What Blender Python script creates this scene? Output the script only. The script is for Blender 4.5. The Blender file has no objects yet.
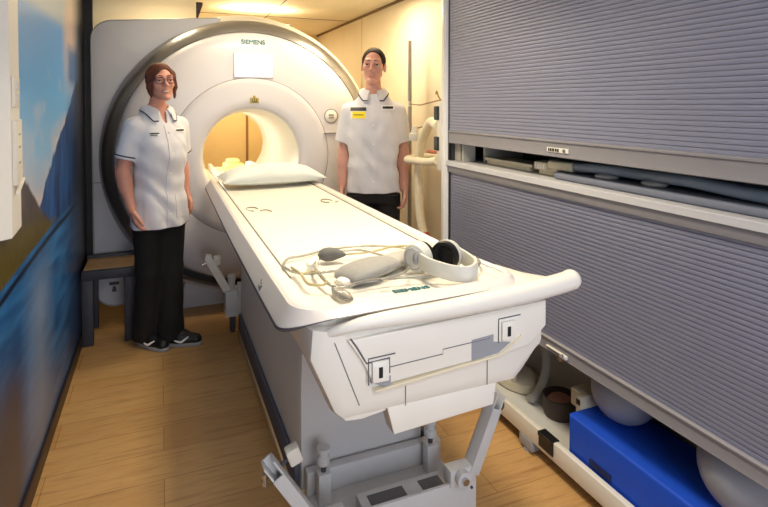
import bpy, bmesh, math, random
import numpy as np
from mathutils import Vector, Matrix, Euler
from mathutils.bvhtree import BVHTree

random.seed(7)
SC = bpy.context.scene
COL = SC.collection
PI = math.pi

# ------------------------------------------------------------------ camera
cam_d = bpy.data.cameras.new('camera')
cam = bpy.data.objects.new('camera', cam_d)
COL.objects.link(cam)
cam.location = (0, 0, 1.45)
cam.rotation_euler = (math.radians(88.5), 0, math.radians(-22.5))
cam_d.sensor_width = 36
cam_d.lens = 540 / 768 * 36
cam_d.shift_y = -(253.5 - 118) / 768
cam_d.clip_start = 0.03
SC.camera = cam

# ------------------------------------------------------------------ world, lights, exposure
w = bpy.data.worlds.new('world')
SC.world = w
w.use_nodes = True
w.node_tree.nodes['Background'].inputs[0].default_value = (0.75, 0.8, 1.0, 1)
w.node_tree.nodes['Background'].inputs[1].default_value = 0.15
SC.view_settings.view_transform = 'Standard'
SC.view_settings.look = 'None'
SC.view_settings.gamma = 1
SC.view_settings.use_curve_mapping = False
SC.view_settings.exposure = 0.0


def area(name, loc, size, power, col, rot=(0, 0, 0), spread=180):
    d = bpy.data.lights.new(name, 'AREA')
    d.shape = 'RECTANGLE'
    d.size, d.size_y = size
    d.energy = power
    d.color = col
    d.spread = math.radians(spread)
    o = bpy.data.objects.new(name, d)
    o.location = loc
    o.rotation_euler = rot
    COL.objects.link(o)
    return o


WARM = (1.0, 0.80, 0.50)
NEUT = (1.0, 0.93, 0.86)
area('ceiling_lamp_table', (0.70, 1.75, 2.225), (0.25, 0.9), 14.5, (1.0, 0.86, 0.62), spread=125)
area('ceiling_lamp_front', (0.55, -0.35, 2.225), (0.7, 0.5), 15, (0.88, 0.91, 1.0))
area('front_fill_lamp', (0.55, -1.46, 1.25), (1.5, 1.5), 30, (0.82, 0.88, 1.0), rot=(math.radians(90), 0, 0))  # fill light added behind the camera
area('ceiling_lamp_middle', (0.55, 3.30, 2.225), (0.5, 0.15), 9, (1.0, 0.84, 0.6))
area('ceiling_lamp_rear_right', (1.35, 3.60, 2.225), (0.25, 0.25), 13, WARM)
area('ceiling_lamp_rear_left', (0.02, 4.10, 2.225), (0.2, 0.2), 5, WARM)
area('ceiling_lamp_back', (0.62, 5.75, 2.225), (0.6, 0.2), 26, WARM)
area('uplighter_lamp', (0.80, 4.75, 2.150), (0.5, 0.12), 5.0, WARM, rot=(math.radians(180), 0, 0))

# ------------------------------------------------------------------ material helpers
MATS = {}


def mat(name, col, rough=0.5, metal=0.0, var=0.0, vscale=30, bump=0.0, bscale=200, spec=0.5, coat=0.0, emit=None, estr=0, trans=0.0, sheen=0.0, sss=0.0):
    if name in MATS:
        return MATS[name]
    m = bpy.data.materials.new(name)
    m.use_nodes = True
    nt = m.node_tree
    b = nt.nodes['Principled BSDF']
    c = (*col, 1)
    b.inputs['Base Color'].default_value = c
    b.inputs['Roughness'].default_value = rough
    b.inputs['Metallic'].default_value = metal
    b.inputs['Specular IOR Level'].default_value = spec
    b.inputs['Coat Weight'].default_value = coat
    b.inputs['Transmission Weight'].default_value = trans
    b.inputs['Sheen Weight'].default_value = sheen
    if sss:
        b.inputs['Subsurface Weight'].default_value = sss
        b.inputs['Subsurface Radius'].default_value = (0.01, 0.004, 0.002)
        b.inputs['Subsurface Scale'].default_value = 0.5
    if emit:
        b.inputs['Emission Color'].default_value = (*emit, 1)
        b.inputs['Emission Strength'].default_value = estr
    tc = nt.nodes.new('ShaderNodeTexCoord')
    if var or True:
        n = nt.nodes.new('ShaderNodeTexNoise')
        n.inputs['Scale'].default_value = vscale
        n.inputs['Detail'].default_value = 4
        nt.links.new(tc.outputs['Object'], n.inputs['Vector'])
        mr = nt.nodes.new('ShaderNodeMapRange')
        v = var if var else 0.02
        mr.inputs[1].default_value = 0.3
        mr.inputs[2].default_value = 0.7
        mr.inputs[3].default_value = 1 - v
        mr.inputs[4].default_value = 1 + v
        nt.links.new(n.outputs['Fac'], mr.inputs[0])
        vm = nt.nodes.new('ShaderNodeVectorMath')
        vm.operation = 'SCALE'
        vm.inputs[0].default_value = col
        nt.links.new(mr.outputs[0], vm.inputs['Scale'])
        nt.links.new(vm.outputs[0], b.inputs['Base Color'])
    if bump:
        n2 = nt.nodes.new('ShaderNodeTexNoise')
        n2.inputs['Scale'].default_value = bscale
        n2.inputs['Detail'].default_value = 3
        nt.links.new(tc.outputs['Object'], n2.inputs['Vector'])
        bp = nt.nodes.new('ShaderNodeBump')
        bp.inputs['Strength'].default_value = bump
        bp.inputs['Distance'].default_value = 0.003
        nt.links.new(n2.outputs['Fac'], bp.inputs['Height'])
        nt.links.new(bp.outputs[0], b.inputs['Normal'])
    MATS[name] = m
    return m


def srgb(r, g, b):
    f = lambda c: (c / 255 / 12.92) if c / 255 <= 0.04045 else ((c / 255 + 0.055) / 1.055) ** 2.4
    return (f(r), f(g), f(b))


M_WHITE = mat('scanner_white', srgb(216, 213, 216), 0.35, var=0.012, vscale=6)
M_WHITE2 = mat('table_white', srgb(236, 232, 222), 0.3, var=0.012, vscale=6)
M_BORE = mat('bore_white', srgb(238, 234, 224), 0.28)
M_SIDE = mat('side_grey', srgb(188, 190, 197), 0.55, var=0.03, vscale=8, bump=0.1)
M_SILVER = mat('satin_silver', srgb(160, 159, 160), 0.33, 0.88, var=0.02)
M_GREYP = mat('grey_plastic', srgb(150, 152, 156), 0.45)
M_DGREY = mat('dark_grey', srgb(62, 64, 72), 0.5)
M_BLACK = mat('black_plastic', srgb(18, 18, 20), 0.4)
M_LINE = mat('seam_grey', srgb(96, 94, 96), 0.6)
M_SEAM = mat('seam_pale', srgb(136, 132, 134), 0.5)
M_CHROME = mat('chrome', srgb(200, 200, 202), 0.2, 1.0)
M_ALU = mat('cream_aluminium', srgb(226, 222, 212), 0.4, var=0.02)
M_TEAL = mat('teal_print', srgb(20, 104, 112), 0.5)
M_PED = mat('pedestal_white', srgb(206, 204, 202), 0.42, var=0.015, vscale=5)
M_SLAT = mat('shutter_grey', srgb(138, 141, 164), 0.36, 0.2, var=0.02, vscale=4)
M_FASCIA = mat('fascia_grey', srgb(134, 132, 138), 0.45, var=0.02, vscale=8)
M_SKIRT = mat('rubber_skirt', srgb(82, 86, 102), 0.5)
M_CREAM = mat('hose_cream', srgb(236, 226, 200), 0.45, var=0.02)
M_CLEAR = mat('clear_tubing', srgb(196, 194, 186), 0.18, trans=0.7, spec=0.6)
M_GFOAM = mat('grey_fabric', srgb(152, 150, 146), 0.9, var=0.05, vscale=90, bump=0.3, bscale=400, sheen=0.2)
M_DFOAM = mat('grey_rubber', srgb(98, 97, 96), 0.7, var=0.04)
M_BLUE = mat('blue_foam', srgb(8, 74, 198), 0.6, var=0.03, bump=0.15)
M_BEIGE = mat('beige_plastic', srgb(206, 196, 170), 0.5, var=0.02)
M_BALL = mat('grey_vinyl', srgb(140, 146, 160), 0.45, var=0.02)
M_HOSE = mat('slate_hose', srgb(124, 136, 152), 0.5, var=0.03)
M_PAD = mat('slate_pad', srgb(116, 122, 140), 0.7, var=0.03)
M_RED = mat('red_brown', srgb(176, 92, 66), 0.5)
M_WOODTOP = mat('stool_wood', srgb(150, 122, 88), 0.5, var=0.1, vscale=25)
M_STOOL = mat('stool_grey', srgb(48, 51, 62), 0.55, var=0.03)
M_PILLOW = mat('pillow_mint', srgb(214, 221, 221), 0.6, var=0.02, vscale=12, bump=0.25, bscale=18)
M_YELLOW = mat('yellow_foam', srgb(236, 220, 140), 0.7)
M_BASEB = mat('dark_brown', srgb(42, 26, 22), 0.45, var=0.1)
M_TRIM_SHADE = mat('black_trim_shade', srgb(14, 14, 16), 0.6)
M_INSIDE = mat('cupboard_inside', srgb(172, 168, 158), 0.6, var=0.02)
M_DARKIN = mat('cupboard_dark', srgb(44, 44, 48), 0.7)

# ------------------------------------------------------------------ mesh helpers


def obj(name, bm, m, parent=None, smooth=True, angle=40):
    me = bpy.data.meshes.new(name)
    if isinstance(bm, bmesh.types.BMesh):
        bmesh.ops.recalc_face_normals(bm, faces=bm.faces)
        bm.to_mesh(me)
        bm.free()
    else:
        me.from_pydata(*bm)
    ms = m if isinstance(m, (list, tuple)) else [m]
    for k in ms:
        me.materials.append(k)
    if smooth:
        me.shade_smooth()
        me.set_sharp_from_angle(angle=math.radians(angle))
    o = bpy.data.objects.new(name, me)
    COL.objects.link(o)
    if parent:
        o.parent = parent
        o.matrix_parent_inverse = Matrix.Translation(-Vector(parent['base'])) if 'base' in parent else Matrix()
        if 'base' in parent:
            o.matrix_parent_inverse = Matrix.Identity(4)
            me.transform(Matrix.Translation(-Vector(parent['base'])))
    return o


def thing(name, label, cat, loc, group=None):
    """Empty at the base of a thing; part meshes are written in world coordinates and moved into its frame."""
    o = bpy.data.objects.new(name, None)
    o.empty_display_size = 0.05
    COL.objects.link(o)
    o.location = loc
    o['base'] = list(loc)
    o['label'] = label
    o['category'] = cat
    if group:
        o['group'] = group
    return o


def sub(name, bm, m, part, root, **k):
    """sub-part: child of a part of root, mesh given in world coordinates"""
    o = obj(name, bm, m, None, **k)
    o.data.transform(Matrix.Translation(-Vector(root['base'])))
    o.parent = part
    return o


def solo(name, bm, m, label, cat, group=None, **k):
    o = obj(name, bm, m, None, **k)
    # origin to the base of the mesh
    vs = [v.co for v in o.data.vertices]
    lo = Vector((min(v.x for v in vs), min(v.y for v in vs), min(v.z for v in vs)))
    hi = Vector((max(v.x for v in vs), max(v.y for v in vs), max(v.z for v in vs)))
    c = Vector(((lo.x + hi.x) / 2, (lo.y + hi.y) / 2, lo.z))
    o.data.transform(Matrix.Translation(-c))
    o.location = c
    o['label'] = label
    o['category'] = cat
    if group:
        o['group'] = group
    return o


def struct(name, bm, m, **k):
    o = obj(name, bm, m, None, **k)
    o['kind'] = 'structure'
    o['label'] = name.replace('_', ' ')
    return o


def new():
    return bmesh.new()


def bx(bm, x0, x1, y0, y1, z0, z1, bev=0.0, seg=2, M=None):
    g = bmesh.ops.create_cube(bm, size=1)
    vs = g['verts']
    for v in vs:
        v.co = Vector(((x0 + x1) / 2 + v.co.x * (x1 - x0), (y0 + y1) / 2 + v.co.y * (y1 - y0), (z0 + z1) / 2 + v.co.z * (z1 - z0)))
    if M is not None:
        for v in vs:
            v.co = M @ v.co
    if bev:
        es = list({e for v in vs for e in v.link_edges})
        bmesh.ops.bevel(bm, geom=es, offset=bev, segments=seg, profile=0.5, affect='EDGES')
    return bm


def box(*a, **k):
    return bx(new(), *a, **k)


def prism(bm, poly, axis, a, b, bev=0.0, seg=2):
    """extrude a 2D polygon along an axis: 'x' -> (y,z), 'y' -> (x,z), 'z' -> (x,y)"""
    f = {'x': lambda p, t: (t, p[0], p[1]), 'y': lambda p, t: (p[0], t, p[1]), 'z': lambda p, t: (p[0], p[1], t)}[axis]
    A = [bm.verts.new(f(p, a)) for p in poly]
    B = [bm.verts.new(f(p, b)) for p in poly]
    n = len(poly)
    fs = [bm.faces.new(A), bm.faces.new(B[::-1])]
    for i in range(n):
        fs.append(bm.faces.new((A[i], B[i], B[(i + 1) % n], A[(i + 1) % n])))
    bmesh.ops.recalc_face_normals(bm, faces=fs)
    if bev:
        es = list({e for fc in fs[:2] for e in fc.edges})
        bmesh.ops.bevel(bm, geom=es, offset=bev, segments=seg, profile=0.5, affect='EDGES')
    return bm


def spline(pts, n=8, closed=False):
    P = [Vector(p) for p in pts]
    out = []
    m = len(P)
    rng = range(m) if closed else range(m - 1)
    for i in rng:
        if closed:
            p0, p1, p2, p3 = P[(i - 1) % m], P[i], P[(i + 1) % m], P[(i + 2) % m]
        else:
            p0, p1, p2, p3 = P[max(i - 1, 0)], P[i], P[i + 1], P[min(i + 2, m - 1)]
        for k in range(n):
            t = k / n
            out.append(0.5 * ((2 * p1) + (-p0 + p2) * t + (2 * p0 - 5 * p1 + 4 * p2 - p3) * t * t + (-p0 + 3 * p1 - 3 * p2 + p3) * t ** 3))
    if not closed:
        out.append(P[-1])
    return out


def tube(bm, pts, r, seg=10, closed=False, cap=True, sy=1.0):
    P = [Vector(p) for p in pts]
    n = len(P)
    rr = r if callable(r) else (lambda t: r)
    T = []
    for i in range(n):
        if closed:
            d = P[(i + 1) % n] - P[i - 1]
        else:
            d = P[min(i + 1, n - 1)] - P[max(i - 1, 0)]
        T.append(d.normalized())
    up = Vector((0, 0, 1)) if abs(T[0].z) < 0.9 else Vector((1, 0, 0))
    N = (up - T[0] * up.dot(T[0])).normalized()
    rings = []
    for i in range(n):
        N = (N - T[i] * N.dot(T[i])).normalized()
        B = T[i].cross(N)
        R = rr(i / max(1, n - 1))
        rings.append([bm.verts.new(P[i] + N * (math.cos(a) * R * sy) + B * (math.sin(a) * R)) for a in [2 * PI * k / seg for k in range(seg)]])
    m = n if closed else n - 1
    for i in range(m):
        A, Bv = rings[i], rings[(i + 1) % n]
        for k in range(seg):
            bm.faces.new((A[k], A[(k + 1) % seg], Bv[(k + 1) % seg], Bv[k]))
    if cap and not closed:
        bm.faces.new(rings[0][::-1])
        bm.faces.new(rings[-1])
    return bm


def cyl(bm, a, b, r, seg=20, r2=None):
    a, b = Vector(a), Vector(b)
    r2 = r if r2 is None else r2
    return tube(bm, [a, b], lambda t: r + (r2 - r) * t, seg)


def lathe_y(bm, prof, cx, cz, seg=96, closed=False):
    """revolve (r, y) about the y axis through cx, cz"""
    rings = []
    for r, y in prof:
        if r < 1e-6:
            rings.append([bm.verts.new((cx, y, cz))])
        else:
            rings.append([bm.verts.new((cx + r * math.cos(2 * PI * k / seg), y, cz + r * math.sin(2 * PI * k / seg))) for k in range(seg)])
    idx = list(range(len(rings) - 1)) + ([len(rings) - 1] if closed else [])
    for i in idx:
        A, B = rings[i], rings[(i + 1) % len(rings)]
        for k in range(seg):
            a0, a1 = A[k % len(A)], A[(k + 1) % len(A)]
            b0, b1 = B[k % len(B)], B[(k + 1) % len(B)]
            if len(A) == 1 and len(B) == 1:
                continue
            if len(A) == 1:
                bm.faces.new((a0, b1, b0))
            elif len(B) == 1:
                bm.faces.new((a0, a1, b0))
            else:
                bm.faces.new((a0, a1, b1, b0))
    return bm


def lathe_z(bm, prof, cx, cy, seg=32):
    rings = []
    for r, z in prof:
        if r < 1e-6:
            rings.append([bm.verts.new((cx, cy, z))])
        else:
            rings.append([bm.verts.new((cx + r * math.cos(2 * PI * k / seg), cy + r * math.sin(2 * PI * k / seg), z)) for k in range(seg)])
    for A, B in zip(rings, rings[1:]):
        for k in range(seg):
            a0, a1 = A[k % len(A)], A[(k + 1) % len(A)]
            b0, b1 = B[k % len(B)], B[(k + 1) % len(B)]
            if len(A) == 1:
                bm.faces.new((a0, b1, b0))
            elif len(B) == 1:
                bm.faces.new((a0, a1, b0))
            else:
                bm.faces.new((a0, a1, b1, b0))
    return bm


def loft(bm, rings, cap=True, closed=True):
    R = [[bm.verts.new(p) for p in r] for r in rings]
    n = len(R[0])
    for A, B in zip(R, R[1:]):
        for k in range(n if closed else n - 1):
            bm.faces.new((A[k], A[(k + 1) % n], B[(k + 1) % n], B[k]))
    if cap and closed:
        bm.faces.new(R[0][::-1])
        bm.faces.new(R[-1])
    return bm


def ball(bm, c, r, seg=24, M=None):
    g = bmesh.ops.create_uvsphere(bm, u_segments=seg, v_segments=seg // 2, radius=1)
    rr = r if isinstance(r, (tuple, list)) else (r, r, r)
    for v in g['verts']:
        p = Vector((v.co.x * rr[0], v.co.y * rr[1], v.co.z * rr[2]))
        if M is not None:
            p = M @ p
        v.co = p + Vector(c)
    return bm


def text_bm(s, size, depth, M, bold=0.0):
    cu = bpy.data.curves.new('lettering', 'FONT')
    cu.body = s
    cu.size = size
    cu.extrude = depth
    cu.offset = bold
    cu.align_x = 'CENTER'
    cu.align_y = 'CENTER'
    o = bpy.data.objects.new('lettering_tmp', cu)
    COL.objects.link(o)
    dg = bpy.context.evaluated_depsgraph_get()
    me = bpy.data.meshes.new_from_object(o.evaluated_get(dg))
    bpy.data.objects.remove(o)
    bpy.data.curves.remove(cu)
    bm = bmesh.new()
    bm.from_mesh(me)
    bpy.data.meshes.remove(me)
    bm.transform(M)
    return bm


def bold_text(s, size, depth, M, w_):
    """lettering thickened by laying shifted copies over each other"""
    bm = new()
    for k, (dx, dy) in enumerate(((0, 0), (w_, 0), (-w_, 0), (0, w_), (0, -w_))):
        t = text_bm(s, size, depth + 0.00004 * k, M @ Matrix.Translation((dx, dy, 0)))
        me = bpy.data.meshes.new('lettering_tmp')
        t.to_mesh(me)
        t.free()
        bm.from_mesh(me)
        bpy.data.meshes.remove(me)
    return bm


def rrect(x0, x1, z0, z1, r, n=8, which=(1, 1, 1, 1)):
    """rounded rectangle, corners in order br, tr, tl, bl"""
    pts = []
    for (cx, cz, a0, on, px, pz) in ((x1 - r, z0 + r, -90, which[0], x1, z0), (x1 - r, z1 - r, 0, which[1], x1, z1), (x0 + r, z1 - r, 90, which[2], x0, z1), (x0 + r, z0 + r, 180, which[3], x0, z0)):
        if on:
            for k in range(n + 1):
                a = math.radians(a0 + 90 * k / n)
                pts.append((cx + r * math.cos(a), cz + r * math.sin(a)))
        else:
            pts.append((px, pz))
    return pts


# ------------------------------------------------------------------ node materials for the large surfaces
def nodes(name, rough=0.5):
    m = bpy.data.materials.new(name)
    m.use_nodes = True
    nt = m.node_tree
    b = nt.nodes['Principled BSDF']
    b.inputs['Roughness'].default_value = rough
    g = nt.nodes.new('ShaderNodeNewGeometry')
    return m, nt, b, g


class NB:
    """tiny node builder"""

    def __init__(s, nt):
        s.nt = nt

    def math(s, op, a, b=None, clamp=False):
        n = s.nt.nodes.new('ShaderNodeMath')
        n.operation = op
        n.use_clamp = clamp
        for i, v in enumerate((a, b)):
            if v is None:
                continue
            if isinstance(v, (int, float)):
                n.inputs[i].default_value = v
            else:
                s.nt.links.new(v, n.inputs[i])
        return n.outputs[0]

    def mix(s, f, a, b):
        n = s.nt.nodes.new('ShaderNodeMix')
        n.data_type = 'RGBA'
        for i, v in ((0, f), (6, a), (7, b)):
            if isinstance(v, (int, float)):
                n.inputs[i].default_value = v
            elif isinstance(v, tuple):
                n.inputs[i].default_value = (*v, 1)
            else:
                s.nt.links.new(v, n.inputs[i])
        return n.outputs[2]

    def ramp(s, f, stops, interp='LINEAR'):
        n = s.nt.nodes.new('ShaderNodeValToRGB')
        n.color_ramp.interpolation = interp
        e = n.color_ramp.elements
        while len(e) < len(stops):
            e.new(0.5)
        for el, (p, c) in zip(e, stops):
            el.position = p
            el.color = (*c, 1) if isinstance(c, tuple) else (c, c, c, 1)
        s.nt.links.new(f, n.inputs[0])
        return n.outputs[0]

    def noise(s, vec, scale, detail=4, rough=0.5, out='Fac'):
        n = s.nt.nodes.new('ShaderNodeTexNoise')
        n.inputs['Scale'].default_value = scale
        n.inputs['Detail'].default_value = detail
        n.inputs['Roughness'].default_value = rough
        s.nt.links.new(vec, n.inputs['Vector'])
        return n.outputs[out]

    def vscale(s, vec, sc):
        n = s.nt.nodes.new('ShaderNodeVectorMath')
        n.operation = 'MULTIPLY'
        s.nt.links.new(vec, n.inputs[0])
        n.inputs[1].default_value = sc
        return n.outputs[0]

    def curve(s, f, pts, x0, x1):
        n = s.nt.nodes.new('ShaderNodeFloatCurve')
        c = n.mapping.curves[0]
        while len(c.points) < len(pts):
            c.points.new(0.5, 0.5)
        for p, (x, y) in zip(c.points, pts):
            p.location = ((x - x0) / (x1 - x0), y / 2.5)
            p.handle_type = 'VECTOR'
        n.mapping.update()
        s.nt.links.new(s.math('DIVIDE', s.math('SUBTRACT', f, x0), x1 - x0), n.inputs['Value'])
        return s.math('MULTIPLY', n.outputs[0], 2.5)

    def step(s, a, b, soft=0.01):
        """1 where a < b"""
        return s.math('MULTIPLY', s.math('ADD', s.math('DIVIDE', s.math('SUBTRACT', b, a), soft), 0.5), 1.0, clamp=True)

    def lk(s, a, b):
        s.nt.links.new(a, b)


def floor_material():
    m, nt, b, g = nodes('oak_planks', 0.38)
    B = NB(nt)
    br = nt.nodes.new('ShaderNodeTexBrick')
    br.offset = 0.37
    br.offset_frequency = 2
    for k, v in (('Scale', 1.0), ('Mortar Size', 0.0016), ('Mortar Smooth', 0.3), ('Brick Width', 1.15), ('Row Height', 0.185), ('Bias', 0.0)):
        br.inputs[k].default_value = v
    br.inputs['Color1'].default_value = (*srgb(198, 158, 104), 1)
    br.inputs['Color2'].default_value = (*srgb(184, 143, 92), 1)
    br.inputs['Mortar'].default_value = (*srgb(140, 100, 60), 1)
    B.lk(g.outputs['Position'], br.inputs['Vector'])
    gr = B.noise(B.vscale(g.outputs['Position'], (2.2, 26, 1)), 1.6, 7, 0.62)
    gf = B.noise(B.vscale(g.outputs['Position'], (1.0, 9, 1)), 3.0, 3)
    t = B.math('ADD', B.math('MULTIPLY', gr, 0.75), B.math('MULTIPLY', gf, 0.35))
    v = B.ramp(t, [(0.32, srgb(176, 140, 100)), (0.55, (1, 1, 1)), (0.78, srgb(232, 205, 170))])
    mx = nt.nodes.new('ShaderNodeMix')
    mx.data_type = 'RGBA'
    mx.blend_type = 'MULTIPLY'
    mx.inputs[0].default_value = 0.75
    B.lk(br.outputs['Color'], mx.inputs[6])
    B.lk(v, mx.inputs[7])
    B.lk(mx.outputs[2], b.inputs['Base Color'])
    bp = nt.nodes.new('ShaderNodeBump')
    bp.inputs['Strength'].default_value = 0.12
    bp.inputs['Distance'].default_value = 0.002
    B.lk(gr, bp.inputs['Height'])
    B.lk(bp.outputs[0], b.inputs['Normal'])
    return m


def mural_material():
    """a printed landscape: sky and cloud, a blue mountain, a dark near slope, a grassy shore and the lake"""
    m, nt, b, g = nodes('landscape_mural', 0.32)
    B = NB(nt)
    sx = nt.nodes.new('ShaderNodeSeparateXYZ')
    B.lk(g.outputs['Position'], sx.inputs[0])
    Y, Z = sx.outputs[1], sx.outputs[2]
    P = g.outputs['Position']
    n1 = B.noise(B.vscale(P, (1, 1.0, 1.6)), 2.1, 6)
    n2 = B.noise(P, 9, 5)
    sky = B.ramp(B.math('MULTIPLY', Z, 0.4), [(0.40, srgb(196, 190, 200)), (0.50, srgb(134, 186, 232)), (0.60, srgb(96, 172, 236)), (0.70, srgb(76, 150, 222)), (0.725, srgb(76, 150, 222)), (0.745, srgb(150, 174, 200)), (0.92, srgb(110, 130, 156))])
    cl = B.math('ADD', n1, B.math('MULTIPLY', B.math('SUBTRACT', 1.36, Z), 0.55))
    cm = B.ramp(cl, [(0.52, 0.0), (0.68, 0.75)])
    sky = B.mix(cm, sky, srgb(212, 200, 204))
    # cloud column with a blue gap near the far end of the print
    cz = B.math('MULTIPLY', B.step(B.math('ABSOLUTE', B.math('SUBTRACT', Y, 3.45)), 0.24, 0.2), B.step(B.math('ABSOLUTE', B.math('SUBTRACT', Z, 1.85)), 0.28, 0.3))
    sky = B.mix(B.math('MULTIPLY', cz, B.ramp(n1, [(0.25, 0.2), (0.5, 1.0)])), sky, srgb(196, 176, 168))
    bz = B.math('MULTIPLY', B.step(B.math('ABSOLUTE', B.math('SUBTRACT', Y, 3.55)), 0.22, 0.15), B.step(B.math('ABSOLUTE', B.math('SUBTRACT', Z, 1.66)), 0.10, 0.06))
    sky = B.mix(B.math('MULTIPLY', bz, 0.85), sky, srgb(24, 96, 160))
    # far mountain
    wob = B.math('MULTIPLY', B.math('SUBTRACT', n2, 0.5), 0.10)
    r1 = B.curve(Y, [(0.5, 0.95), (2.3, 0.98), (2.5, 1.02), (2.75, 1.16), (3.0, 1.27), (3.2, 1.36), (3.45, 1.50), (3.62, 1.58), (3.8, 1.56), (4.5, 1.5)], 0.5, 4.5)
    far = B.mix(B.ramp(B.noise(B.vscale(P, (1, 3, 0.8)), 4, 5), [(0.35, 0.0), (0.65, 1.0)]), srgb(20, 52, 104), srgb(40, 96, 168))
    far = B.mix(B.math('MULTIPLY', B.math('SUBTRACT', Y, 3.2), 1.6, clamp=True), far, srgb(34, 40, 60))
    col = B.mix(B.step(Z, B.math('ADD', r1, wob), 0.02), sky, far)
    # near slope
    r2 = B.curve(Y, [(0.5, 1.9), (1.6, 1.52), (2.2, 1.24), (2.42, 1.10), (2.65, 0.98), (2.8, 0.9), (3.2, 0.80), (4.5, 0.8)], 0.5, 4.5)
    near = B.mix(B.ramp(B.noise(B.vscale(P, (1, 5, 1)), 6, 6), [(0.3, 0.0), (0.7, 1.0)]), srgb(44, 44, 56), srgb(92, 82, 74))
    col = B.mix(B.step(Z, B.math('ADD', r2, B.math('MULTIPLY', wob, 0.6)), 0.02), col, near)
    # grassy shore
    r3 = B.curve(Y, [(0.5, 1.05), (1.9, 1.03), (2.3, 1.02), (2.5, 0.99), (2.8, 0.93), (3.1, 0.88), (4.5, 0.86)], 0.5, 4.5)
    grass = B.mix(B.noise(B.vscale(P, (1, 22, 4)), 5, 5), srgb(30, 26, 12), srgb(122, 108, 44))
    col = B.mix(B.step(Z, r3, 0.05), col, grass)
    # lake
    r4 = B.curve(Y, [(0.5, 0.85), (1.9, 0.875), (2.3, 0.89), (2.8, 0.905), (3.3, 0.905), (4.5, 0.905)], 0.5, 4.5)
    lake = B.mix(B.ramp(B.noise(B.vscale(P, (1, 1.2, 9)), 2.2, 5), [(0.3, 0.0), (0.7, 1.0)]), srgb(14, 72, 136), srgb(56, 128, 196))
    edge = B.step(B.math('ABSOLUTE', B.math('SUBTRACT', Z, B.math('SUBTRACT', r4, 0.035))), 0.012, 0.015)
    lake = B.mix(edge, lake, srgb(18, 28, 48))
    pale = B.math('MULTIPLY', B.step(B.math('ABSOLUTE', B.math('SUBTRACT', Y, 2.52)), 0.17, 0.34), B.step(Z, 0.78, 0.2))
    lake = B.mix(B.math('MULTIPLY', pale, 0.75), lake, srgb(142, 160, 190))
    low = B.step(Z, 0.40, 0.5)
    lake = B.mix(B.math('MULTIPLY', low, 0.45), lake, srgb(52, 62, 88))
    brown = B.math('MULTIPLY', B.step(Y, 2.22, 0.2), B.step(Z, 0.62, 0.4))
    lake = B.mix(B.math('MULTIPLY', brown, 0.85), lake, srgb(44, 30, 24))
    dark = B.step(3.35, Y, 0.5)
    lake = B.mix(B.math('MULTIPLY', dark, 0.6), lake, srgb(10, 30, 70))
    col = B.mix(B.step(Z, r4, 0.012), col, lake)
    # colour falls to near black towards the far end of the wall
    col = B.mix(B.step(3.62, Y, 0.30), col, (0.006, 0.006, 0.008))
    B.lk(col, b.inputs['Base Color'])
    return m


def paint(name, col, rough=0.6, var=0.02, bump=0.05):
    m, nt, b, g = nodes(name, rough)
    B = NB(nt)
    n = B.noise(g.outputs['Position'], 3.0, 4)
    c2 = tuple(c * (1 - var * 3) for c in col)
    B.lk(B.mix(B.ramp(n, [(0.35, 0.0), (0.65, 1.0)]), col, c2), b.inputs['Base Color'])
    bp = nt.nodes.new('ShaderNodeBump')
    bp.inputs['Strength'].default_value = bump
    bp.inputs['Distance'].default_value = 0.002
    B.lk(B.noise(g.outputs['Position'], 160, 3), bp.inputs['Height'])
    B.lk(bp.outputs[0], b.inputs['Normal'])
    return m


M_FLOOR = floor_material()
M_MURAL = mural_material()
M_WALL = paint('wall_cream', srgb(236, 224, 200), 0.5)
M_CEIL = paint('ceiling_cream', srgb(232, 222, 198), 0.6)
M_BACK = paint('back_wall_ochre', srgb(222, 192, 132), 0.6)
M_FRONT = paint('front_wall_grey', srgb(200, 202, 208), 0.6)

# ------------------------------------------------------------------ the setting
XL, XR, YF, YB, ZC = -0.455, 1.75, -1.5, 6.3, 2.27
struct('floor', box(XL - 0.1, XR + 0.1, YF - 0.1, YB + 0.1, -0.08, 0.0), M_FLOOR, smooth=False)
struct('ceiling', box(XL - 0.1, XR + 0.1, YF - 0.1, YB + 0.1, ZC, ZC + 0.08), M_CEIL, smooth=False)
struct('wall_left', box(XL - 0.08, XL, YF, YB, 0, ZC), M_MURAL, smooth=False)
struct('wall_right', box(XR, XR + 0.08, YF, YB, 0, ZC), M_WALL, smooth=False)
struct('wall_back', box(XL - 0.08, XR + 0.08, YB, YB + 0.08, 0, ZC), M_BACK, smooth=False)
struct('wall_front', box(XL - 0.08, XR + 0.08, YF - 0.08, YF, 0, ZC), M_FRONT, smooth=False)
struct('baseboard_left', box(XL, XL + 0.012, YF, 3.95, 0, 0.075, bev=0.003), M_BASEB)
# ceiling and wall joints
struct('trim_1', box(0.925, 0.931, 2.7, YB, ZC - 0.004, ZC), M_LINE, smooth=False)
struct('trim_2', box(XL, XR, 5.10, 5.106, ZC - 0.004, ZC), M_LINE, smooth=False)
struct('trim_3', box(XR - 0.014, XR, 2.58, YB, ZC - 0.02, ZC - 0.001), mat('joint_brown', srgb(120, 96, 60), 0.6), smooth=False)
struct('trim_4', box(XR - 0.004, XR, 4.76, 4.766, 0, ZC - 0.02), mat('joint_tan', srgb(206, 186, 140), 0.6), smooth=False)
struct('trim_5', box(0.90, 0.925, YB - 0.012, YB, 0, ZC), mat('joint_ochre', srgb(140, 100, 52), 0.6), smooth=False)
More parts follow.
